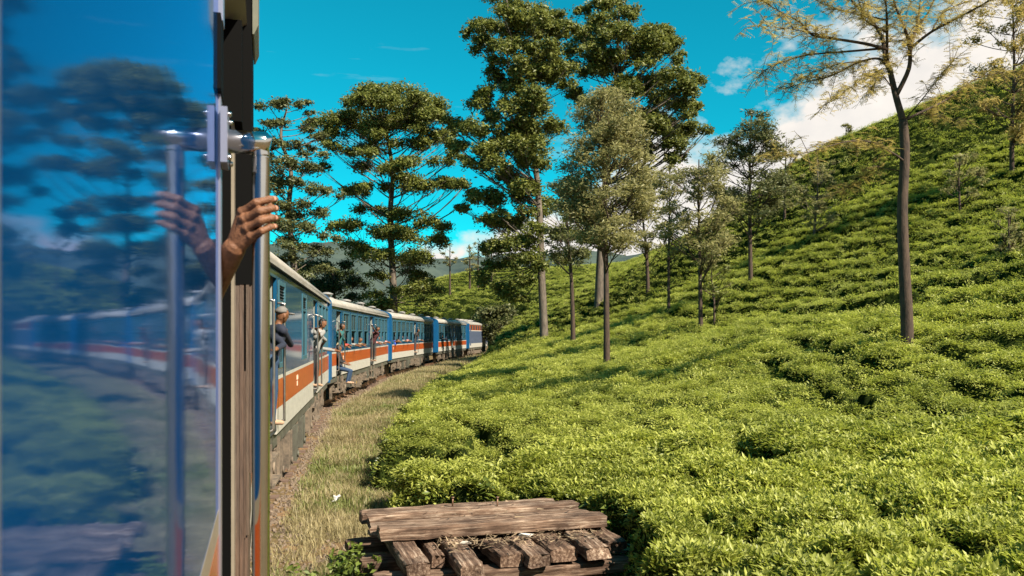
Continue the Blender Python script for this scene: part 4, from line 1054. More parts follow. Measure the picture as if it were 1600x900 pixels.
mb = MB(); mb.box(-5.0, D0, 0, 0.05, 0.95, 1.52); mb.box(D1 + 0.10, TE, 0, 0.05, 0.95, 1.36); mb.obj('lower_panel', 'white', near)
mb = MB(); mb.box(-1.0, -0.95, -0.006, 0.06, 2.06, 3.32); mb.box(0.315, 0.352, -0.006, 0.06, 2.06, 3.32); mb.box(-0.95, 0.315, -0.006, 0.06, 2.06, 2.11); mb.box(-0.95, 0.315, -0.006, 0.06, 3.27, 3.32)
mb.obj('window_frame', 'alu', near)
mb = MB(); mb.prism([(y, z + 0.03) for y, z in ROOF] + [(2.85, 3.35), (0.05, 3.35)], -5.0, TE); mb.obj('roof', 'roof', near)
nearbox('floor', 'dark', -5.0, TE, 0.0, 2.9, 1.0, 1.12)
nearbox('far_side_wall', 'inner', -5.0, TE, 2.85, 2.9, 0.95, 3.38)
nearbox('end_wall', 'blue_end', TE - 0.05, TE, 0.06, 2.84, 0.95, 3.38)
nearbox('solebar', 'solebar', -5.0, TE, 0.06, 0.14, 0.72, 0.948)
bogie(near, 4.6)
# door surround: polished trim, plain black piece near its top, cream jamb
mb = MB(); mb.box(1.945, D0 + 0.004, -0.005, 0.06, 1.30, 2.92); mb.box(1.945, D0 + 0.006, -0.010, 0.05, 3.08, 3.40); mb.obj('door_trim', 'alu', near)
nearbox('door_black_piece', 'black', 1.90, D0 + 0.016, -0.0075, 0.055, 2.92, 3.08)
nearbox('door_jamb', 'near_cream', D1, D1 + 0.10, -0.005, 0.004, 1.0, 3.05)
nearbox('jamb_seal', 'black', D1 + 0.002, D1 + 0.10, 0.004, 0.10, 1.0, 3.05)
nearbox('door_header', 'black', D1 - 0.02, D1 + 0.12, -0.028, 0.12, 3.05, 3.36)
# edge of the folded door leaf just beyond the doorway
door = nearbox('door_leaf', 'black', D1 + 0.13, D1 + 0.52, -0.055, 0.03, 2.56, 3.62)
x0 = D1 + 0.13
for y0, y1, z0, z1, m in ((-0.016, 0.03, 1.10, 2.56, 'teak2'), (-0.030, -0.017, 1.10, 2.56, 'teak'), (-0.036, -0.031, 2.28, 2.56, 'black'), (-0.046, -0.037, 1.75, 2.56, 'teak2'), (-0.055, -0.047, 1.95, 2.56, 'teak'),
                          (-0.043, -0.031, 1.30, 1.74, 'teak'), (-0.036, -0.031, 1.74, 2.28, 'teak')):
    MB().box(x0 + random.uniform(0, 0.01), x0 + 0.40, y0, y1, z0, z1).obj('door_slat', m, door)
mb = MB(); mb.prism([(-0.075, 3.40), (-0.062, 3.37), (-0.057, 3.37), (-0.057, 3.70), (-0.075, 3.70)], D1 + 0.125, D1 + 0.45); mb.obj('rain_gutter', 'olive', near)
for k in range(3):
    mb = MB(); w = 3.5 + k * 1.2
    mb.box(w, w + 0.05, -0.02, 0.06, 1.95, 3.1); mb.box(w + 0.9, w + 0.95, -0.02, 0.06, 1.95, 3.1); mb.box(w + .05, w + 0.9, -0.018, 0.06, 1.95, 2.0); mb.box(w + .05, w + .9, -0.018, 0.06, 3.05, 3.1); mb.obj('window_frame', 'teak', near)
# grab rail bracketed to the door trim
TR, OF = 2.0, 0.0885
ztop = EYE + (522 - 229) / FPX * 1.92
xr = TR - 0.035
mb = MB(); rail = smooth_path([(xr, 0.0, ztop), (xr, -OF * 0.45, ztop + 0.002), (xr, -OF * 0.92, ztop - 0.006), (xr, -OF, ztop - 0.028), (xr, -OF, ztop - 0.10), (xr, -OF, 2.2), (xr, -OF, 1.55), (xr, -OF, 1.30), (xr, -OF * 0.8, 1.24), (xr, 0.0, 1.23)], 8)
mb.tube(rail, 0.0192, 24); gr = mb.obj('grab_rail', 'chrome', near)
mb = MB(); mb.tube([(xr, -0.008, ztop), (xr, -OF - 0.008, ztop - 0.001), (xr, -OF - 0.0205, ztop - 0.004)], [0.0255, 0.0255, 0.020], 24); mb.obj('elbow_fitting', 'chrome', gr)
zb0, zb1 = EYE + (522 - 268) / FPX * 1.92, EYE + (522 - 186) / FPX * 1.92
mb = MB(); mb.box(xr - 0.055, xr + 0.042, -0.020, -0.006, zb0, zb1); br = mb.obj('rail_bracket', 'alu', near)
for dx in (-0.045, 0.032):
    for dz in (0.012, zb1 - zb0 - 0.014):
        mb = MB(); mb.tube([(xr + dx, -0.019, zb0 + dz), (xr + dx, -0.027, zb0 + dz), (xr + dx, -0.029, zb0 + dz)], [0.006, 0.006, 0.003], 8); mb.obj('bolt', 'chrome', br)

# ------------------------------------------------------------------ people
M['skin'] = mat('brown_skin', (0.155, 0.066, 0.030), 0.55, var=0.25, scale=70, bump=0.35, spec=0.4)
M['hair'] = mat('black_hair', (0.010, 0.008, 0.007), 0.55)
def cloth(name, c): M[name] = mat(name + '_cloth', c, 0.85, var=0.15, scale=14, bump=0.2)
for n_, c_ in (('navy', (0.009, 0.013, 0.028)), ('jeans', (0.018, 0.042, 0.09)), ('white_shirt', (0.22, 0.215, 0.205)), ('teal_shirt', (0.015, 0.09, 0.09)), ('maroon', (0.06, 0.015, 0.018)), ('black_cloth', (0.012, 0.012, 0.014)),
               ('grey_cap', (0.13, 0.12, 0.11)), ('blue_shirt', (0.03, 0.07, 0.38)), ('red_shirt', (0.42, 0.05, 0.04)), ('pink_shirt', (0.50, 0.22, 0.20)), ('khaki', (0.22, 0.17, 0.10)), ('sandal', (0.35, 0.22, 0.14)), ('nail', (0.36, 0.19, 0.13))): cloth(n_, c_)
def capsule_mesh(bm, a, b, ra, rb, n=12):
    a, b = Vector(a), Vector(b); d = b - a; L = d.length
    d = d.normalized() if L > 1e-6 else Vector((0, 0, 1))
    up = Vector((1, 0, 0)) if abs(d.x) < 0.8 else Vector((0, 1, 0)); up = (up - d * up.dot(d)).normalized(); w = d.cross(up)
    prof = [(-ra * math.cos(t), ra * math.sin(t)) for t in (0.0, 0.4, 0.8, 1.2)] + [(0, ra), (L, rb)] + [(L + rb * math.cos(t), rb * math.sin(t)) for t in (1.2, 0.8, 0.4, 0.0)]
    rings = []
    for s, r in prof:
        if r < 1e-6: rings.append([bm.verts.new(a + d * s)]); continue
        rings.append([bm.verts.new(a + d * s + (up * math.cos(q) + w * math.sin(q)) * r) for q in (2 * math.pi * k / n for k in range(n))])
    for p, q in zip(rings, rings[1:]):
        for k in range(n):
            vs_ = [p[k % len(p)], p[(k + 1) % len(p)], q[(k + 1) % len(q)], q[k % len(q)]]
            u = []
            for v_ in vs_:
                if v_ not in u: u.append(v_)
            if len(u) > 2: bm.faces.new(u)
def fuse(caps, voxel, smooth=2, mats=('skin',)):
    """Melts tapered limbs into one continuous skin and paints it by the nearest limb."""
    bm = bmesh.new()
    for c in caps: capsule_mesh(bm, *c[:4])
    me = bpy.data.meshes.new('body'); bm.to_mesh(me); bm.free()
    o = bpy.data.objects.new('tmp', me); COL.objects.link(o)
    r = o.modifiers.new('r', 'REMESH'); r.mode = 'VOXEL'; r.voxel_size = voxel
    s = o.modifiers.new('s', 'SMOOTH'); s.iterations = smooth; s.factor = 0.5
    dg = bpy.context.evaluated_depsgraph_get(); dg.update()
    res = bpy.data.meshes.new_from_object(o.evaluated_get(dg)); bpy.data.objects.remove(o)
    n = len(res.polygons); ctr = np.empty(n * 3, np.float32); res.polygons.foreach_get('center', ctr); ctr = ctr.reshape(-1, 3)
    best = np.full(n, 1e9); idx = np.zeros(n, int)
    for c in caps:
        a, b = np.array(c[0]), np.array(c[1]); ab = b - a; t = np.clip(((ctr - a) @ ab) / max(ab @ ab, 1e-9), 0, 1)
        dd = np.linalg.norm(ctr - a - t[:, None] * ab, axis=1) - (c[2] + (c[3] - c[2]) * t)
        k = dd < best; best = np.where(k, dd, best); idx = np.where(k, c[4], idx)
    res.materials.clear()
    for m in mats: res.materials.append(M[m])
    res.polygons.foreach_set('material_index', idx.astype(np.int32)); res.polygons.foreach_set('use_smooth', np.ones(n, bool))
    return res
def hair_cap(head, face, material, parent, r=0.105, cap=False, long=0.0):
    """Hair (or a cap with its peak) over crown and nape; the face stays free."""
    face = Vector(face).normalized(); bm = bmesh.new()
    bmesh.ops.create_uvsphere(bm, u_segments=18, v_segments=12, radius=r)
    for v in list(bm.verts):
        d = v.co.normalized()
        if d.dot(face) > (0.48 if d.z < 0.32 else 2) or d.z < (-0.55 - long) or (cap and d.z < 0.05): bm.verts.remove(v)
    for v in bm.verts:
        v.co.z *= 1.15; v.co += Vector((random.gauss(0, .002), random.gauss(0, .002), random.gauss(0, .002)))
    if cap:
        sd = face.cross(Vector((0, 0, 1)))
        q = [bm.verts.new(face * a * r + sd * b * r + Vector((0, 0, 0.02 - 0.012 * a))) for a, b in ((0.9, -0.7), (1.7, -0.4), (1.7, 0.4), (0.9, 0.7))]; bm.faces.new(q)
    for f_ in bm.faces: f_.smooth = True
    me = bpy.data.meshes.new('hair'); bm.to_mesh(me); bm.free(); me.materials.append(M[material])
    o = bpy.data.objects.new('cap' if cap else 'hair', me); COL.objects.link(o); o.parent = parent; o.location = head
    md = o.modifiers.new('thick', 'SOLIDIFY'); md.thickness = 0.02
    return o
def person(label, car, pos, top, legs, hair='hair', lean=(0, 0), arms=((None, None), (None, None)), knees=None, face=(0, -1, 0), seated=False, upper=False, cap=False, sleeve=0.6, group=None, H=1.66, long=0.0, shoes='sandal'):
    """pos: carriage-local foot point (x, y, z). Arms are given as elbow and hand targets in the same frame."""
    X, Y, Z = pos; s = H / 1.7; lx, ly = lean
    pel = Vector((X, Y, Z + 0.92 * s)); 
    if seated: pel.z = Z
    tor = Vector((X + lx, Y + ly, pel.z + math.sqrt(max(0.46 ** 2 - lx * lx - ly * ly, 0.05)) * s))
    ax = Vector(face); ax.z = 0; ax.normalize(); sd = Vector((-ax.y, ax.x, 0))       # sideways across the shoulders
    upv = (tor - pel).normalized()
    neck = tor + upv * 0.09 * s; head = neck + upv * 0.13 * s + ax * 0.02
    caps = [(pel - sd * 0.06, pel + sd * 0.06, 0.125, 0.125, 2), (pel, pel.lerp(tor, 0.5), 0.135, 0.125, 1), (pel.lerp(tor, 0.45), tor - upv * 0.03, 0.125, 0.115, 1),
            (tor - sd * 0.13, tor + sd * 0.13, 0.085, 0.085, 1), (pel.lerp(tor, .75) - sd * .07, pel.lerp(tor, .75) + sd * .07, .115, .115, 1), (tor, neck + upv * 0.03, 0.055, 0.052, 0),
            (head - upv * 0.02, head + upv * 0.03, 0.083, 0.092, 0), (head - upv * 0.055 + ax * 0.03, head + ax * 0.03, 0.058, 0.07, 0), (head + ax * 0.085 - upv * 0.005, head + ax * 0.108 - upv * 0.025, 0.012, 0.014, 0),
            (head + sd * 0.09, head + sd * 0.095 - upv * 0.03, 0.014, 0.012, 0), (head - sd * 0.09, head - sd * 0.095 - upv * 0.03, 0.014, 0.012, 0)]
    for sg, (el, ha) in zip((1, -1), arms):
        sh = tor + sd * 0.175 * sg - upv * 0.01
        el = Vector(el) if el else sh + Vector((0, 0, -0.29 * s)) + sd * 0.05 * sg
        ha = Vector(ha) if ha else el + Vector((0, 0, -0.24 * s)) + ax * 0.08
        fa = (ha - el); fa.normalize()
        caps += [(sh, el, 0.062, 0.046, 1)]
        mid = el.lerp(ha, sleeve)
        caps += [(el, mid, 0.046, 0.038, 1 if sleeve > 0.05 else 0), (mid, ha, 0.036, 0.028, 0), (ha, ha + fa * 0.07, 0.034, 0.030, 0)]
        fs = fa.cross(Vector((0, 0, 1))); fs = fs.normalized() if fs.length > 0.1 else Vector((1, 0, 0))
        for q in (-0.027, -0.009, 0.009, 0.027): caps.append((ha + fa * 0.07 + fs * q, ha + fa * 0.145 + fs * q * 1.25, 0.010, 0.009, 0))
        caps.append((ha + fa * 0.02 + fs * 0.03, ha + fa * 0.075 + fs * 0.06, 0.012, 0.010, 0))
    if not upper:
        for sg in (1, -1):
            hip = pel + sd * 0.085 * sg - Vector((0, 0, 0.03))
            if knees: kn, an = Vector(knees[0 if sg > 0 else 1][0]), Vector(knees[0 if sg > 0 else 1][1])
            else:
                an = Vector((X, Y, Z + 0.07)) + sd * 0.11 * sg; kn = hip.lerp(an, 0.48) + ax * 0.03
            caps += [(hip, kn, 0.092, 0.062, 2), (kn, an, 0.060, 0.045, 2), (an + Vector((0, 0, -0.02)), an + ax * 0.15 + Vector((0, 0, -0.04)), 0.042, 0.034, 3)]
    me = fuse(caps, 0.013, 2, ('skin', top, legs, shoes))
    mw = car.matrix_world if False else Matrix.Translation(car.location) @ Matrix.Rotation(car.rotation_euler.z, 4, 'Z')
    o = bpy.data.objects.new('person', me); COL.objects.link(o); o.matrix_world = mw
    # put the origin at the feet or seat
    org = Vector((X, Y, Z)); me.transform(Matrix.Translation(-org)); o.location = mw @ org
    set3(o, label, 'person', group)
    hair_cap(head - org + Vector((0, 0, 0.012)), ax, hair, o, 0.107, cap, long)
    return o

G_ = 'passengers riding in the doorways'; GW = 'passengers at the carriage windows'
FL = 1.12
person('person in dark jacket and grey cap leaning out of the nearest doorway', C1, (3.45, 0.08, FL), 'navy', 'jeans', 'grey_cap', lean=(0.02, -0.11), arms=(((3.2, -0.15, 2.25), (2.75, -0.10, 2.2)), ((3.72, -0.20, 2.25), (3.80, -0.12, 2.42))), face=(0.55, -0.8, 0), cap=True, sleeve=0.9, group=G_)
person('person in white shirt and dark trousers leaning out of the second doorway', C1, (12.3, 0.06, FL), 'white_shirt', 'black_cloth', lean=(0.05, -0.13), arms=(((11.75, -0.12, 2.35), (11.30, -0.08, 2.5)), ((12.6, -0.2, 2.25), (12.76, -0.10, 2.1))), face=(-0.45, -0.9, 0), sleeve=0.3, group=G_)
person('person in teal shirt standing in the first doorway of the second carriage', C2, (2.3, 0.10, FL), 'teal_shirt', 'khaki', lean=(0.04, -0.11), arms=(((1.85, -0.1, 2.35), (1.52, -0.09, 2.5)), ((2.6, -0.1, 2.2), (2.74, -0.10, 2.0))), face=(-0.3, -0.9, 0), sleeve=0.1, group=G_)
person('person in blue jeans sitting on the doorway step of the second carriage', C2, (1.95, -0.02, FL + 0.12), 'black_cloth', 'jeans', lean=(0, 0.02), arms=(((2.2, -0.1, 1.45), (2.15, -0.30, 1.36)), ((1.7, -0.1, 1.45), (1.75, -0.30, 1.36))),
       knees=(((2.12, -0.42, 1.10), (2.15, -0.34, 0.72)), ((1.80, -0.42, 1.12), (1.76, -0.32, 0.74))), seated=True, sleeve=0.5, group=G_)
person('person in maroon clothes hanging from the rear doorway of the second carriage', C2, (12.1, 0.02, FL), 'maroon', 'black_cloth', lean=(-0.05, -0.17), arms=(((11.6, -0.16, 2.55), (11.15, -0.10, 2.75)), ((12.4, -0.22, 2.35), (12.56, -0.10, 2.1))), face=(-0.6, -0.8, 0), sleeve=0.3, group=G_)
person('person in black standing at the open doorway of the third carriage', C3, (9.8, 0.06, FL), 'black_cloth', 'navy', lean=(0, -0.16), arms=(((9.4, -0.1, 2.3), (9.15, -0.1, 2.4)), ((10.2, -0.1, 2.3), (10.44, -0.1, 2.3))), face=(-0.3, -0.9, 0), group=G_)
def at_window(label, car, x, top, out=0.1, arm=0.25, hair='hair', face=(-0.5, -0.85, 0), sleeve=0.4, cap=False, long=0.0):
    person(label, car, (x, 0.36, 1.56), top, 'navy', hair, lean=(0, -0.10 - out), arms=(((x + 0.22, -0.02, 1.99), (x + 0.05, -0.10 - arm * 0.5, 1.97)), ((x - 0.22, 0.02, 1.99), (x - 0.30, -0.05 - arm, 1.93))), face=face, seated=True, upper=True, sleeve=sleeve, group=GW, cap=cap, long=long)
at_window('person with white sleeved arm out of a window of the nearest carriage ahead', C1, 15.3, 'white_shirt', 0.02, 0.34, sleeve=0.8)
at_window('person in red at the first window of the second carriage', C2, 3.9, 'red_shirt', 0.0, 0.05)
at_window('person in white at the second window of the second carriage', C2, 5.8, 'white_shirt', 0.05, 0.18)
at_window('person in khaki at the third window of the second carriage', C2, 7.8, 'khaki', 0.12, 0.12)
at_window('person in pink just beyond the rear doorway of the second carriage', C2, 13.7, 'pink_shirt', 0.05, 0.15)
at_window('person in white near the far end of the second carriage', C2, 15.2, 'white_shirt', 0.08, 0.20, sleeve=0.8)
at_window('person in pale pink at the last window of the second carriage', C2, 18.2, 'pink_shirt', 0.02, 0.15)
at_window('person in blue shirt leaning far out of the third carriage', C3, 1.5, 'blue_shirt', 0.25, 0.30, sleeve=0.2)
at_window('person in white behind the blue shirted one in the third carriage', C3, 4.7, 'white_shirt', 0.04, 0.18)
at_window('person in pink at the window before the third carriage doorway', C3, 6.4, 'pink_shirt', 0.02, 0.15)
at_window('person in white beyond the third carriage doorway', C3, 11.7, 'white_shirt', 0.03, 0.2)
at_window('person in white at the far end of the third carriage', C3, 16.5, 'white_shirt', 0.03, 0.2)
at_window('person in white at a window of the last carriage', C4, 3.2, 'white_shirt', 0.03, 0.22)

# the hand on the grab rail and the person it belongs to, inside the doorway
def gripping_person():
    inv = Matrix.Translation((W0.x, W0.y, 0)) @ Matrix.Rotation(math.atan2(HD.y, HD.x), 4, 'Z')
    RY = (W0 + HD * xr + NR * OF).y
    def Pp(px, py, w): return at(px, py, RY + w)
    def L(x, y, z): return inv @ Vector((x, y, z))
    caps = []; nails = []
    # four fingers over the front of the rail: knuckle, first joint, second joint, tip
    F = [((378, 331, -0.024), (400, 316.5, -0.036), (421, 311.5, -0.026), (430, 311, -0.006), 0.0082),
         ((381, 343, -0.028), (405, 330, -0.039), (424, 325.5, -0.027), (431, 326, -0.004), 0.0088),
         ((385, 357, -0.028), (407, 345, -0.038), (424, 340.5, -0.027), (431, 341, -0.004), 0.0084),
         ((391, 369, -0.025), (409, 361, -0.034), (423, 355, -0.025), (430, 353.5, -0.006), 0.0074)]
    for kn, j1, j2, tip, r in F:
        kn, j1, j2, tip = Pp(*kn), Pp(*j1), Pp(*j2), Pp(*tip)
        caps += [(kn, kn.lerp(j1, 0.5), r * 1.22, r * 1.00, 0), (kn.lerp(j1, 0.5), j1, r * 1.00, r * 1.16, 0), (j1, j1.lerp(j2, 0.5), r * 1.16, r * 0.98, 0), (j1.lerp(j2, 0.5), j2, r * 0.98, r * 1.04, 0), (j2, tip, r * 1.04, r * 0.84, 0), (kn, kn, r * 1.42, r * 1.42, 0)]
        nails.append((j2.lerp(tip, 0.62) + Vector((0.6, -0.8, 0.1)).normalized() * r * 0.92, r))
    wrist = Pp(366, 388, -0.004)
    for kn, j1, j2, tip, r in F:
        k0 = Pp(*kn); k0.y += 0.004
        caps.append((k0, wrist.lerp(k0, 0.15), 0.0125, 0.019, 0))
    a, b = Pp(382, 345, -0.012), Pp(388, 366, -0.012)
    caps += [(a, wrist, 0.015, 0.021, 0), (b, wrist, 0.015, 0.021, 0)]
    # thumb closes behind the rail from the side of the palm
    t0, t1, t2, t3 = Pp(374, 362, 0.006), Pp(384, 342, 0.022), Pp(400, 331, 0.034), Pp(414, 328, 0.031)
    caps += [(t0, t1, 0.0145, 0.0115, 0), (t1, t2, 0.0115, 0.0100, 0), (t2, t3, 0.0100, 0.0085, 0)]
    el = L(2.30, 0.115, EYE - 0.035)
    caps += [(wrist, wrist.lerp(el, 0.45), 0.0255, 0.034, 0), (wrist.lerp(el, 0.45), el, 0.034, 0.040, 0)]
    arm = fuse(caps, 0.0019, 2, ('skin',))
    # rest of the body, standing in the vestibule behind the side wall
    sh = L(2.42, 0.36, 2.46); el2 = el
    pel, tor = L(2.45, 0.62, 1.95), L(2.42, 0.52, 2.42)
    ax = Vector((NR.x, NR.y, 0)); sd = Vector((HD.x, HD.y, 0))
    head = L(2.40, 0.48, 2.70)
    bc = [(el, sh, 0.044, 0.062, 1), (pel - sd * 0.06, pel + sd * 0.06, 0.125, 0.125, 2), (pel, tor, 0.13, 0.11, 1), (tor - sd * 0.10, sh, 0.085, 0.07, 1), (tor, head, 0.052, 0.052, 0), (head - Vector((0, 0, .03)), head + Vector((0, 0, 0.03)), 0.08, 0.09, 0),
          (head + ax * 0.083, head + ax * 0.105 - Vector((0, 0, .02)), 0.012, 0.014, 0), (tor + sd * 0.12, L(2.70, 0.62, 2.15), 0.06, 0.045, 1), (L(2.70, 0.62, 2.15), L(2.66, 0.50, 1.92), 0.043, 0.030, 0)]
    for q in (-0.09, 0.09):
        hp = pel + sd * q; an = L(2.45 + q * 1.2, 0.60, 1.19); bc += [(hp, hp.lerp(an, 0.48) + ax * 0.03, 0.09, 0.062, 2), (hp.lerp(an, 0.48) + ax * 0.03, an, 0.06, 0.045, 2), (an, an + ax * 0.15 - Vector((0, 0, 0.03)), 0.042, 0.034, 3)]
    body = fuse(bc, 0.014, 2, ('skin', 'white_shirt', 'navy', 'sandal'))
    bm = bmesh.new(); bm.from_mesh(body); bm.from_mesh(arm)
    me = bpy.data.meshes.new('person'); bm.to_mesh(me); bm.free()
    for m in body.materials: me.materials.append(m)
    org = L(2.45, 0.60, FL); me.transform(Matrix.Translation(-org))
    o = link('person', me, None, loc=org, label='person in the near doorway whose brown hand grips the steel grab rail', category='person')
    for c, r in nails:
        bm = bmesh.new(); bmesh.ops.create_uvsphere(bm, u_segments=10, v_segments=6, radius=1)
        nm = Vector((0.6, -0.8, 0.1)).normalized(); tx = Vector((0.8, 0.6, 0)); tz = nm.cross(tx)
        for v_ in bm.verts: v_.co = tx * v_.co.x * r * 0.62 + tz * v_.co.y * r * 0.62 + nm * v_.co.z * r * 0.16
        mm = bpy.data.meshes.new('nail'); bm.to_mesh(mm); bm.free(); link('nail', mm, 'nail', o, loc=c - org)
    hair_cap(head - org, ax, 'hair', o, 0.105)
gripping_person()

# ------------------------------------------------------------------ stack of old sleepers
def wood(name, c1, c2, c3):
    m = bpy.data.materials.new(name); m.use_nodes = True; nt = m.node_tree; b = nt.nodes['Principled BSDF']; b.inputs['Roughness'].default_value = 0.88; b.inputs['Specular IOR Level'].default_value = 0.2
    t = N(nt, 'ShaderNodeTexCoord'); oi = N(nt, 'ShaderNodeObjectInfo')
    va = N(nt, 'ShaderNodeVectorMath', operation='ADD'); nt.links.new(t.outputs['Object'], va.inputs[0])
    vm = N(nt, 'ShaderNodeVectorMath', operation='SCALE'); nt.links.new(oi.outputs['Location'], vm.inputs[0]); vm.inputs['Scale'].default_value = 3.7; nt.links.new(vm.outputs[0], va.inputs[1])
    mp = N(nt, 'ShaderNodeMapping'); nt.links.new(va.outputs[0], mp.inputs[0]); mp.inputs['Scale'].default_value = (1.2, 22, 22)
    g = N(nt, 'ShaderNodeTexNoise'); nt.links.new(mp.outputs[0], g.inputs['Vector']); g.inputs['Scale'].default_value = 1.6; g.inputs['Detail'].default_value = 9; g.inputs['Roughness'].default_value = 0.7
    p = N(nt, 'ShaderNodeTexNoise'); nt.links.new(va.outputs[0], p.inputs['Vector']); p.inputs['Scale'].default_value = 3.5; p.inputs['Detail'].default_value = 7
    r = N(nt, 'ShaderNodeValToRGB'); nt.links.new(g.outputs[0], r.inputs[0]); e = r.color_ramp.elements
    e[0].position = 0.34; e[0].color = (*c1, 1); e[1].position = 0.66; e[1].color = (*c3, 1); q = e.new(0.5); q.color = (*c2, 1)
    r2 = N(nt, 'ShaderNodeValToRGB'); nt.links.new(p.outputs[0], r2.inputs[0]); r2.color_ramp.elements[0].position = 0.35; r2.color_ramp.elements[0].color = (0.45, 0.40, 0.38, 1); r2.color_ramp.elements[1].position = 0.65; r2.color_ramp.elements[1].color = (1.2, 1.12, 1.05, 1)
    mx = N(nt, 'ShaderNodeMix', data_type='RGBA', blend_type='MULTIPLY'); mx.inputs['Factor'].default_value = 1
    nt.links.new(r.outputs[0], mx.inputs['A']); nt.links.new(r2.outputs[0], mx.inputs['B']); nt.links.new(mx.outputs['Result'], b.inputs['Base Color'])
    bp = N(nt, 'ShaderNodeBump'); bp.inputs['Strength'].default_value = 0.9; bp.inputs['Distance'].default_value = 0.012; nt.links.new(g.outputs[0], bp.inputs['Height']); nt.links.new(bp.outputs[0], b.inputs['Normal'])
    M[name] = m
wood('beam_wood', (0.034, 0.023, 0.017), (0.150, 0.100, 0.072), (0.40, 0.33, 0.265))
wood('beam_wood_dark', (0.022, 0.014, 0.010), (0.095, 0.060, 0.042), (0.25, 0.19, 0.145))
def beam(L, w, h, seed, gaps=2):
    """Rough old sleeper: rounded worn edges, dips and split ends."""
    rg = np.random.default_rng(seed); n = 26
    prof = [(-0.5, 0.06), (-0.5, 0.80), (-0.44, 0.97), (-0.2, 1.0), (0.0, 0.985), (0.2, 1.0), (0.44, 0.97), (0.5, 0.80), (0.5, 0.06), (0.42, 0.0), (-0.42, 0.0)]
    m = len(prof); V = []
    for i in range(n + 1):
        x = (i / n - 0.5) * L; end = 1 - 0.04 * (i in (0, n))
        for k, (a, b) in enumerate(prof):
            j = 0.010
            V.append((x + (rg.normal(0, 0.012) if i in (0, n) else 0), a * w * end + rg.normal(0, j * 0.45), b * h * end - 0.012 * vnoise(np.array([x * 5 + seed]), np.array([a * 9.0]), seed)[0] * (b > 0.7) + rg.normal(0, j * 0.30)))
    F = [(i * m + k, i * m + (k + 1) % m, (i + 1) * m + (k + 1) % m, (i + 1) * m + k) for i in range(n) for k in range(m)]
    me = bpy.data.meshes.new('sleeper'); me.from_pydata(V, [], F + [tuple(range(m - 1, -1, -1)), tuple(range(n * m, n * m + m))]); me.update()
    return me
AN = math.atan2(NR.y, NR.x)                   # across the track
O_ = Vector((-1.27, 8.26))                    # front left corner of the top layer
def put_beam(label, u0, v, z, L, w, h, along, seed, m='beam_wood', rot=0.0, tilt=0.0, grp='old sleepers stacked beside the track'):
    """u: across the track from the stack's left end, v: along the track from its front edge."""
    if along: c = O_ + NR * (u0 + L / 2) + HD * (v + w / 2); rz = AN + rot
    else: c = O_ + NR * (u0 + w / 2) + HD * (v + L / 2); rz = AN + math.pi / 2 + rot
    o = link('wooden_sleeper', beam(L, w, h, seed), m, loc=(c.x, c.y, z), rz=rz, label=label, category='sleeper', group=grp)
    o.rotation_euler = (tilt, 0, rz); return o
T0 = 0.375
put_beam('front one of the top layer of long sleepers, with the tallest face', 0.0, 0.0, T0, 2.36, 0.255, 0.135, True, 1, rot=-0.008)
put_beam('second top sleeper from the front, bleached and cracked', -0.05, 0.315, T0 - 0.026, 2.36, 0.25, 0.122, True, 2, rot=0.004)
put_beam('third top sleeper from the front', -0.04, 0.625, T0 + 0.006, 2.32, 0.24, 0.142, True, 3, rot=-0.006)
put_beam('hindmost top sleeper against the tea bushes', -0.08, 0.95, T0 - 0.020, 2.22, 0.25, 0.128, True, 4, rot=0.006)
for k, (u, v, L, w, dz, rt, lb) in enumerate(((0.10, -0.75, 2.0, 0.235, 0.0, 0.03, 'leftmost broad sleeper jutting forward under the top layer'),
        (0.42, -0.45, 1.7, 0.13, -0.03, -0.02, 'narrow recessed sleeper beside the leftmost jutting one'), (0.60, -0.95, 2.2, 0.225, -0.005, -0.05, 'jutting sleeper with saw cut end, second from left'),
        (0.98, -0.60, 1.8, 0.24, -0.03, 0.10, 'debris covered sleeper end in the middle of the lower layer'), (1.26, -0.72, 1.9, 0.23, -0.02, 0.02, 'squared sleeper end in the middle with broken corner'),
        (1.53, -0.62, 1.8, 0.28, -0.01, -0.03, 'wide sleeper end right of the middle, strewn with straw'), (1.90, -0.68, 1.9, 0.25, 0.0, -0.09, 'slanted sleeper jutting out at the right'), (2.18, -0.45, 1.7, 0.22, -0.02, -0.02, 'rightmost lower sleeper half lost in tea leaves'))):
    put_beam(lb, u, v, T0 - 0.135 + dz, L, w, 0.13, False, 20 + k, 'beam_wood_dark' if k % 2 else 'beam_wood', rot=rt * 0.5)
for k, (u, v, L, lb) in enumerate(((-0.12, -0.62, 2.5, 'bottom cross sleeper nearest the camera under the stack'), (-0.18, 0.05, 2.4, 'middle bottom sleeper under the stack, its end at left'), (-0.25, 0.80, 2.5, 'hindmost bottom sleeper under the stack'))):
    put_beam(lb, u, v, T0 - 0.30, L, 0.25, 0.13, True, 40 + k, 'beam_wood_dark')
for k, u in enumerate((0.2, 1.0, 1.9)):
    put_beam(('left', 'middle', 'right')[k] + ' bearer lying on the ground below the sleeper stack', u, -0.5, T0 - 0.44, 1.9, 0.24, 0.13, False, 50 + k, 'beam_wood_dark')
for u, v, h, lb in ((0.92, 1.0, 0.10, 'rusty spike standing in the hindmost top sleeper, left of the other'), (1.36, 0.72, 0.13, 'taller rusty spike standing in the third top sleeper')):
    c = O_ + NR * u + HD * v; mb = MB(); mb.tube([(0, 0, 0), (0.004, 0, h)], 0.009, 8); mb.tube([(0.004, 0, h), (0.004, 0, h + 0.012)], 0.018, 8)
    mb.obj('rail_spike', 'rail', loc=(c.x, c.y, T0 + 0.10), label=lb, category='spike', group='rusty spikes in the sleepers')
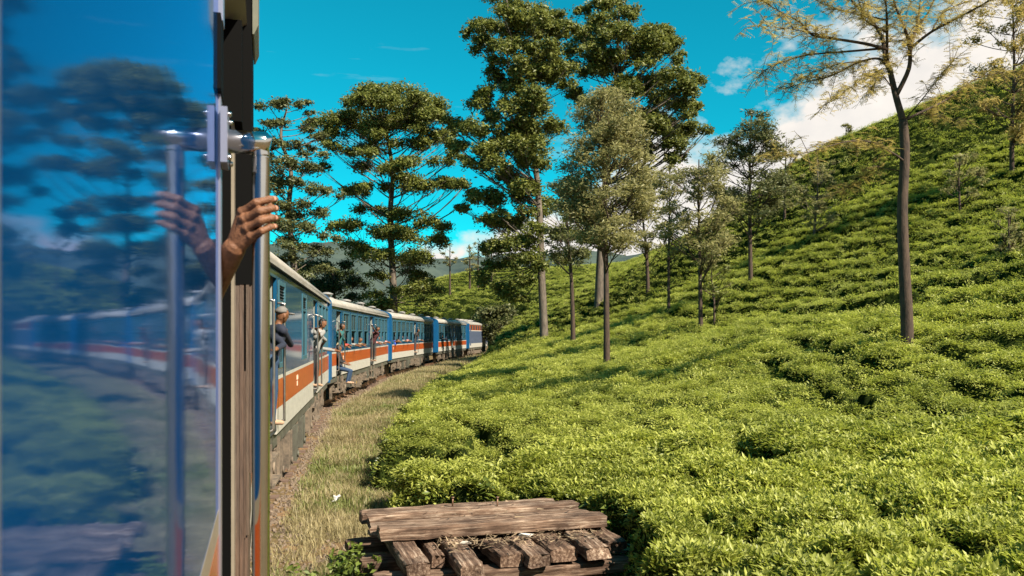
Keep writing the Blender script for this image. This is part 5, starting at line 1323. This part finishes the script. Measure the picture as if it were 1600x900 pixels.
# splinters, straw and dead leaves on the sleepers
rg = np.random.default_rng(5); V, F, R = [], [], []
for k in range(430):
    u, v = rg.uniform(0.5, 2.2), rg.normal(-0.25, 0.16); z = T0 + 0.008
    if k > 385: u, v, z = rg.normal(1.35, 0.5), rg.uniform(0, 1.1), T0 + 0.142
    if k <= 385 and not (-0.62 < v < -0.02): continue
    c = O_ + NR * u + HD * v; a = rg.uniform(0, 6.28); L = rg.uniform(0.02, 0.11); w = rg.uniform(0.003, 0.012)
    d = np.array([math.cos(a), math.sin(a), rg.normal(0, 0.25)]); s = np.array([-math.sin(a), math.cos(a), rg.normal(0, 0.4)]) * w; o = np.array([c.x, c.y, z + rg.uniform(0, 0.02)])
    i0 = len(V); V += [o - s, o + s, o + d * L + s * 0.4, o + d * L - s * 0.4]; F.append((i0, i0 + 1, i0 + 2, i0 + 3)); R.append(rg.uniform(0, 1))
M['straw'] = foliage('straw_and_splinters', (0.05, 0.03, 0.018), (0.36, 0.26, 0.16), 0.15)
link('straw_debris', fast_mesh('straw_debris', np.array(V), np.array(F), False, R), 'straw', kind='stuff', label='straw, splinters and dead leaves lying on the sleeper stack', category='debris')
def chip(label, u, v, z, sc, seed, m='white_chip'):
    rg = random.Random(seed); bm = bmesh.new(); bmesh.ops.create_icosphere(bm, subdivisions=1, radius=1)
    for vv in bm.verts: vv.co = Vector((vv.co.x * sc * rg.uniform(.5, 1.3), vv.co.y * sc * .5 * rg.uniform(.5, 1.3), vv.co.z * sc * .3 * rg.uniform(.5, 1.4)))
    me = bpy.data.meshes.new('chip'); bm.to_mesh(me); bm.free(); c = O_ + NR * u + HD * v
    return link('wood_chip' if m == 'white_chip' else 'paper_scrap', me, m, loc=(c.x, c.y, z), rz=rg.uniform(0, 3), label=label, category='chip' if m == 'white_chip' else 'paper')
M['white_chip'] = mat('bleached_chip', (0.62, 0.56, 0.48), 0.8, var=0.2, scale=20)
M['paper'] = mat('crumpled_paper', (0.75, 0.74, 0.70), 0.8, var=0.1, scale=20)
chip('long bleached splinter of wood before the top layer', 1.42, -0.16, T0 + 0.02, 0.11, 1)
chip('pale chip of wood between the jutting sleepers', 0.80, -0.22, T0 + 0.0, 0.07, 2)
c = at(525, 766, 12.9)
me = MB(); 
for a in range(5):
    q = random.uniform(0, 3); v_ = [me.bm.verts.new((random.uniform(-.08, .08), random.uniform(-.06, .06), random.uniform(0, .12))) for _ in range(4)]; me.face(v_)
me.obj('paper_scrap', 'paper', loc=(c.x, c.y, float(ground(c.x, c.y)) + 0.06), label='white paper scrap lying in the grass beside the track', category='paper')

# weeds by the stack
def weed(label, x, y, h, n, seed, spread=0.25, m='weed', size=0.07):
    rg = np.random.default_rng(seed); z = float(ground(x, y)); root = empty('weed_plant', (x, y, z), label=label, category='plant', group='weeds beside the sleeper stack')
    mb = MB(); C = []
    for i in range(n):
        p = Vector((rg.normal(0, spread), rg.normal(0, spread), h * rg.uniform(0.45, 1.0))); limb(mb, (0, 0, 0), p, 0.006, 0.002, rg, 0.05, 4, 4)
        for t in (0.45, 0.7, 1.0): q = p * t; C.append((q.x, q.y, q.z, 0.09, 0.09, 0.07))
    mb.obj('stem', 'bark_dark', root); C = np.array(C)
    V, F, r = leaf_cards(C, np.full(len(C), 16), size, rg, up=0.5, aspect=0.45); link('leaves', fast_mesh('leaves', V, F, False, r), m, root)
weed('leafy weed at the lower left corner of the sleeper stack', -1.62, 8.35, 0.42, 14, 1, 0.16)
weed('weed sprouting from the front of the sleeper stack', 0.05, 7.3, 0.28, 6, 3, 0.08)
weed('low weed in the grass before the left end of the stack', -1.75, 7.6, 0.25, 10, 4, 0.2)
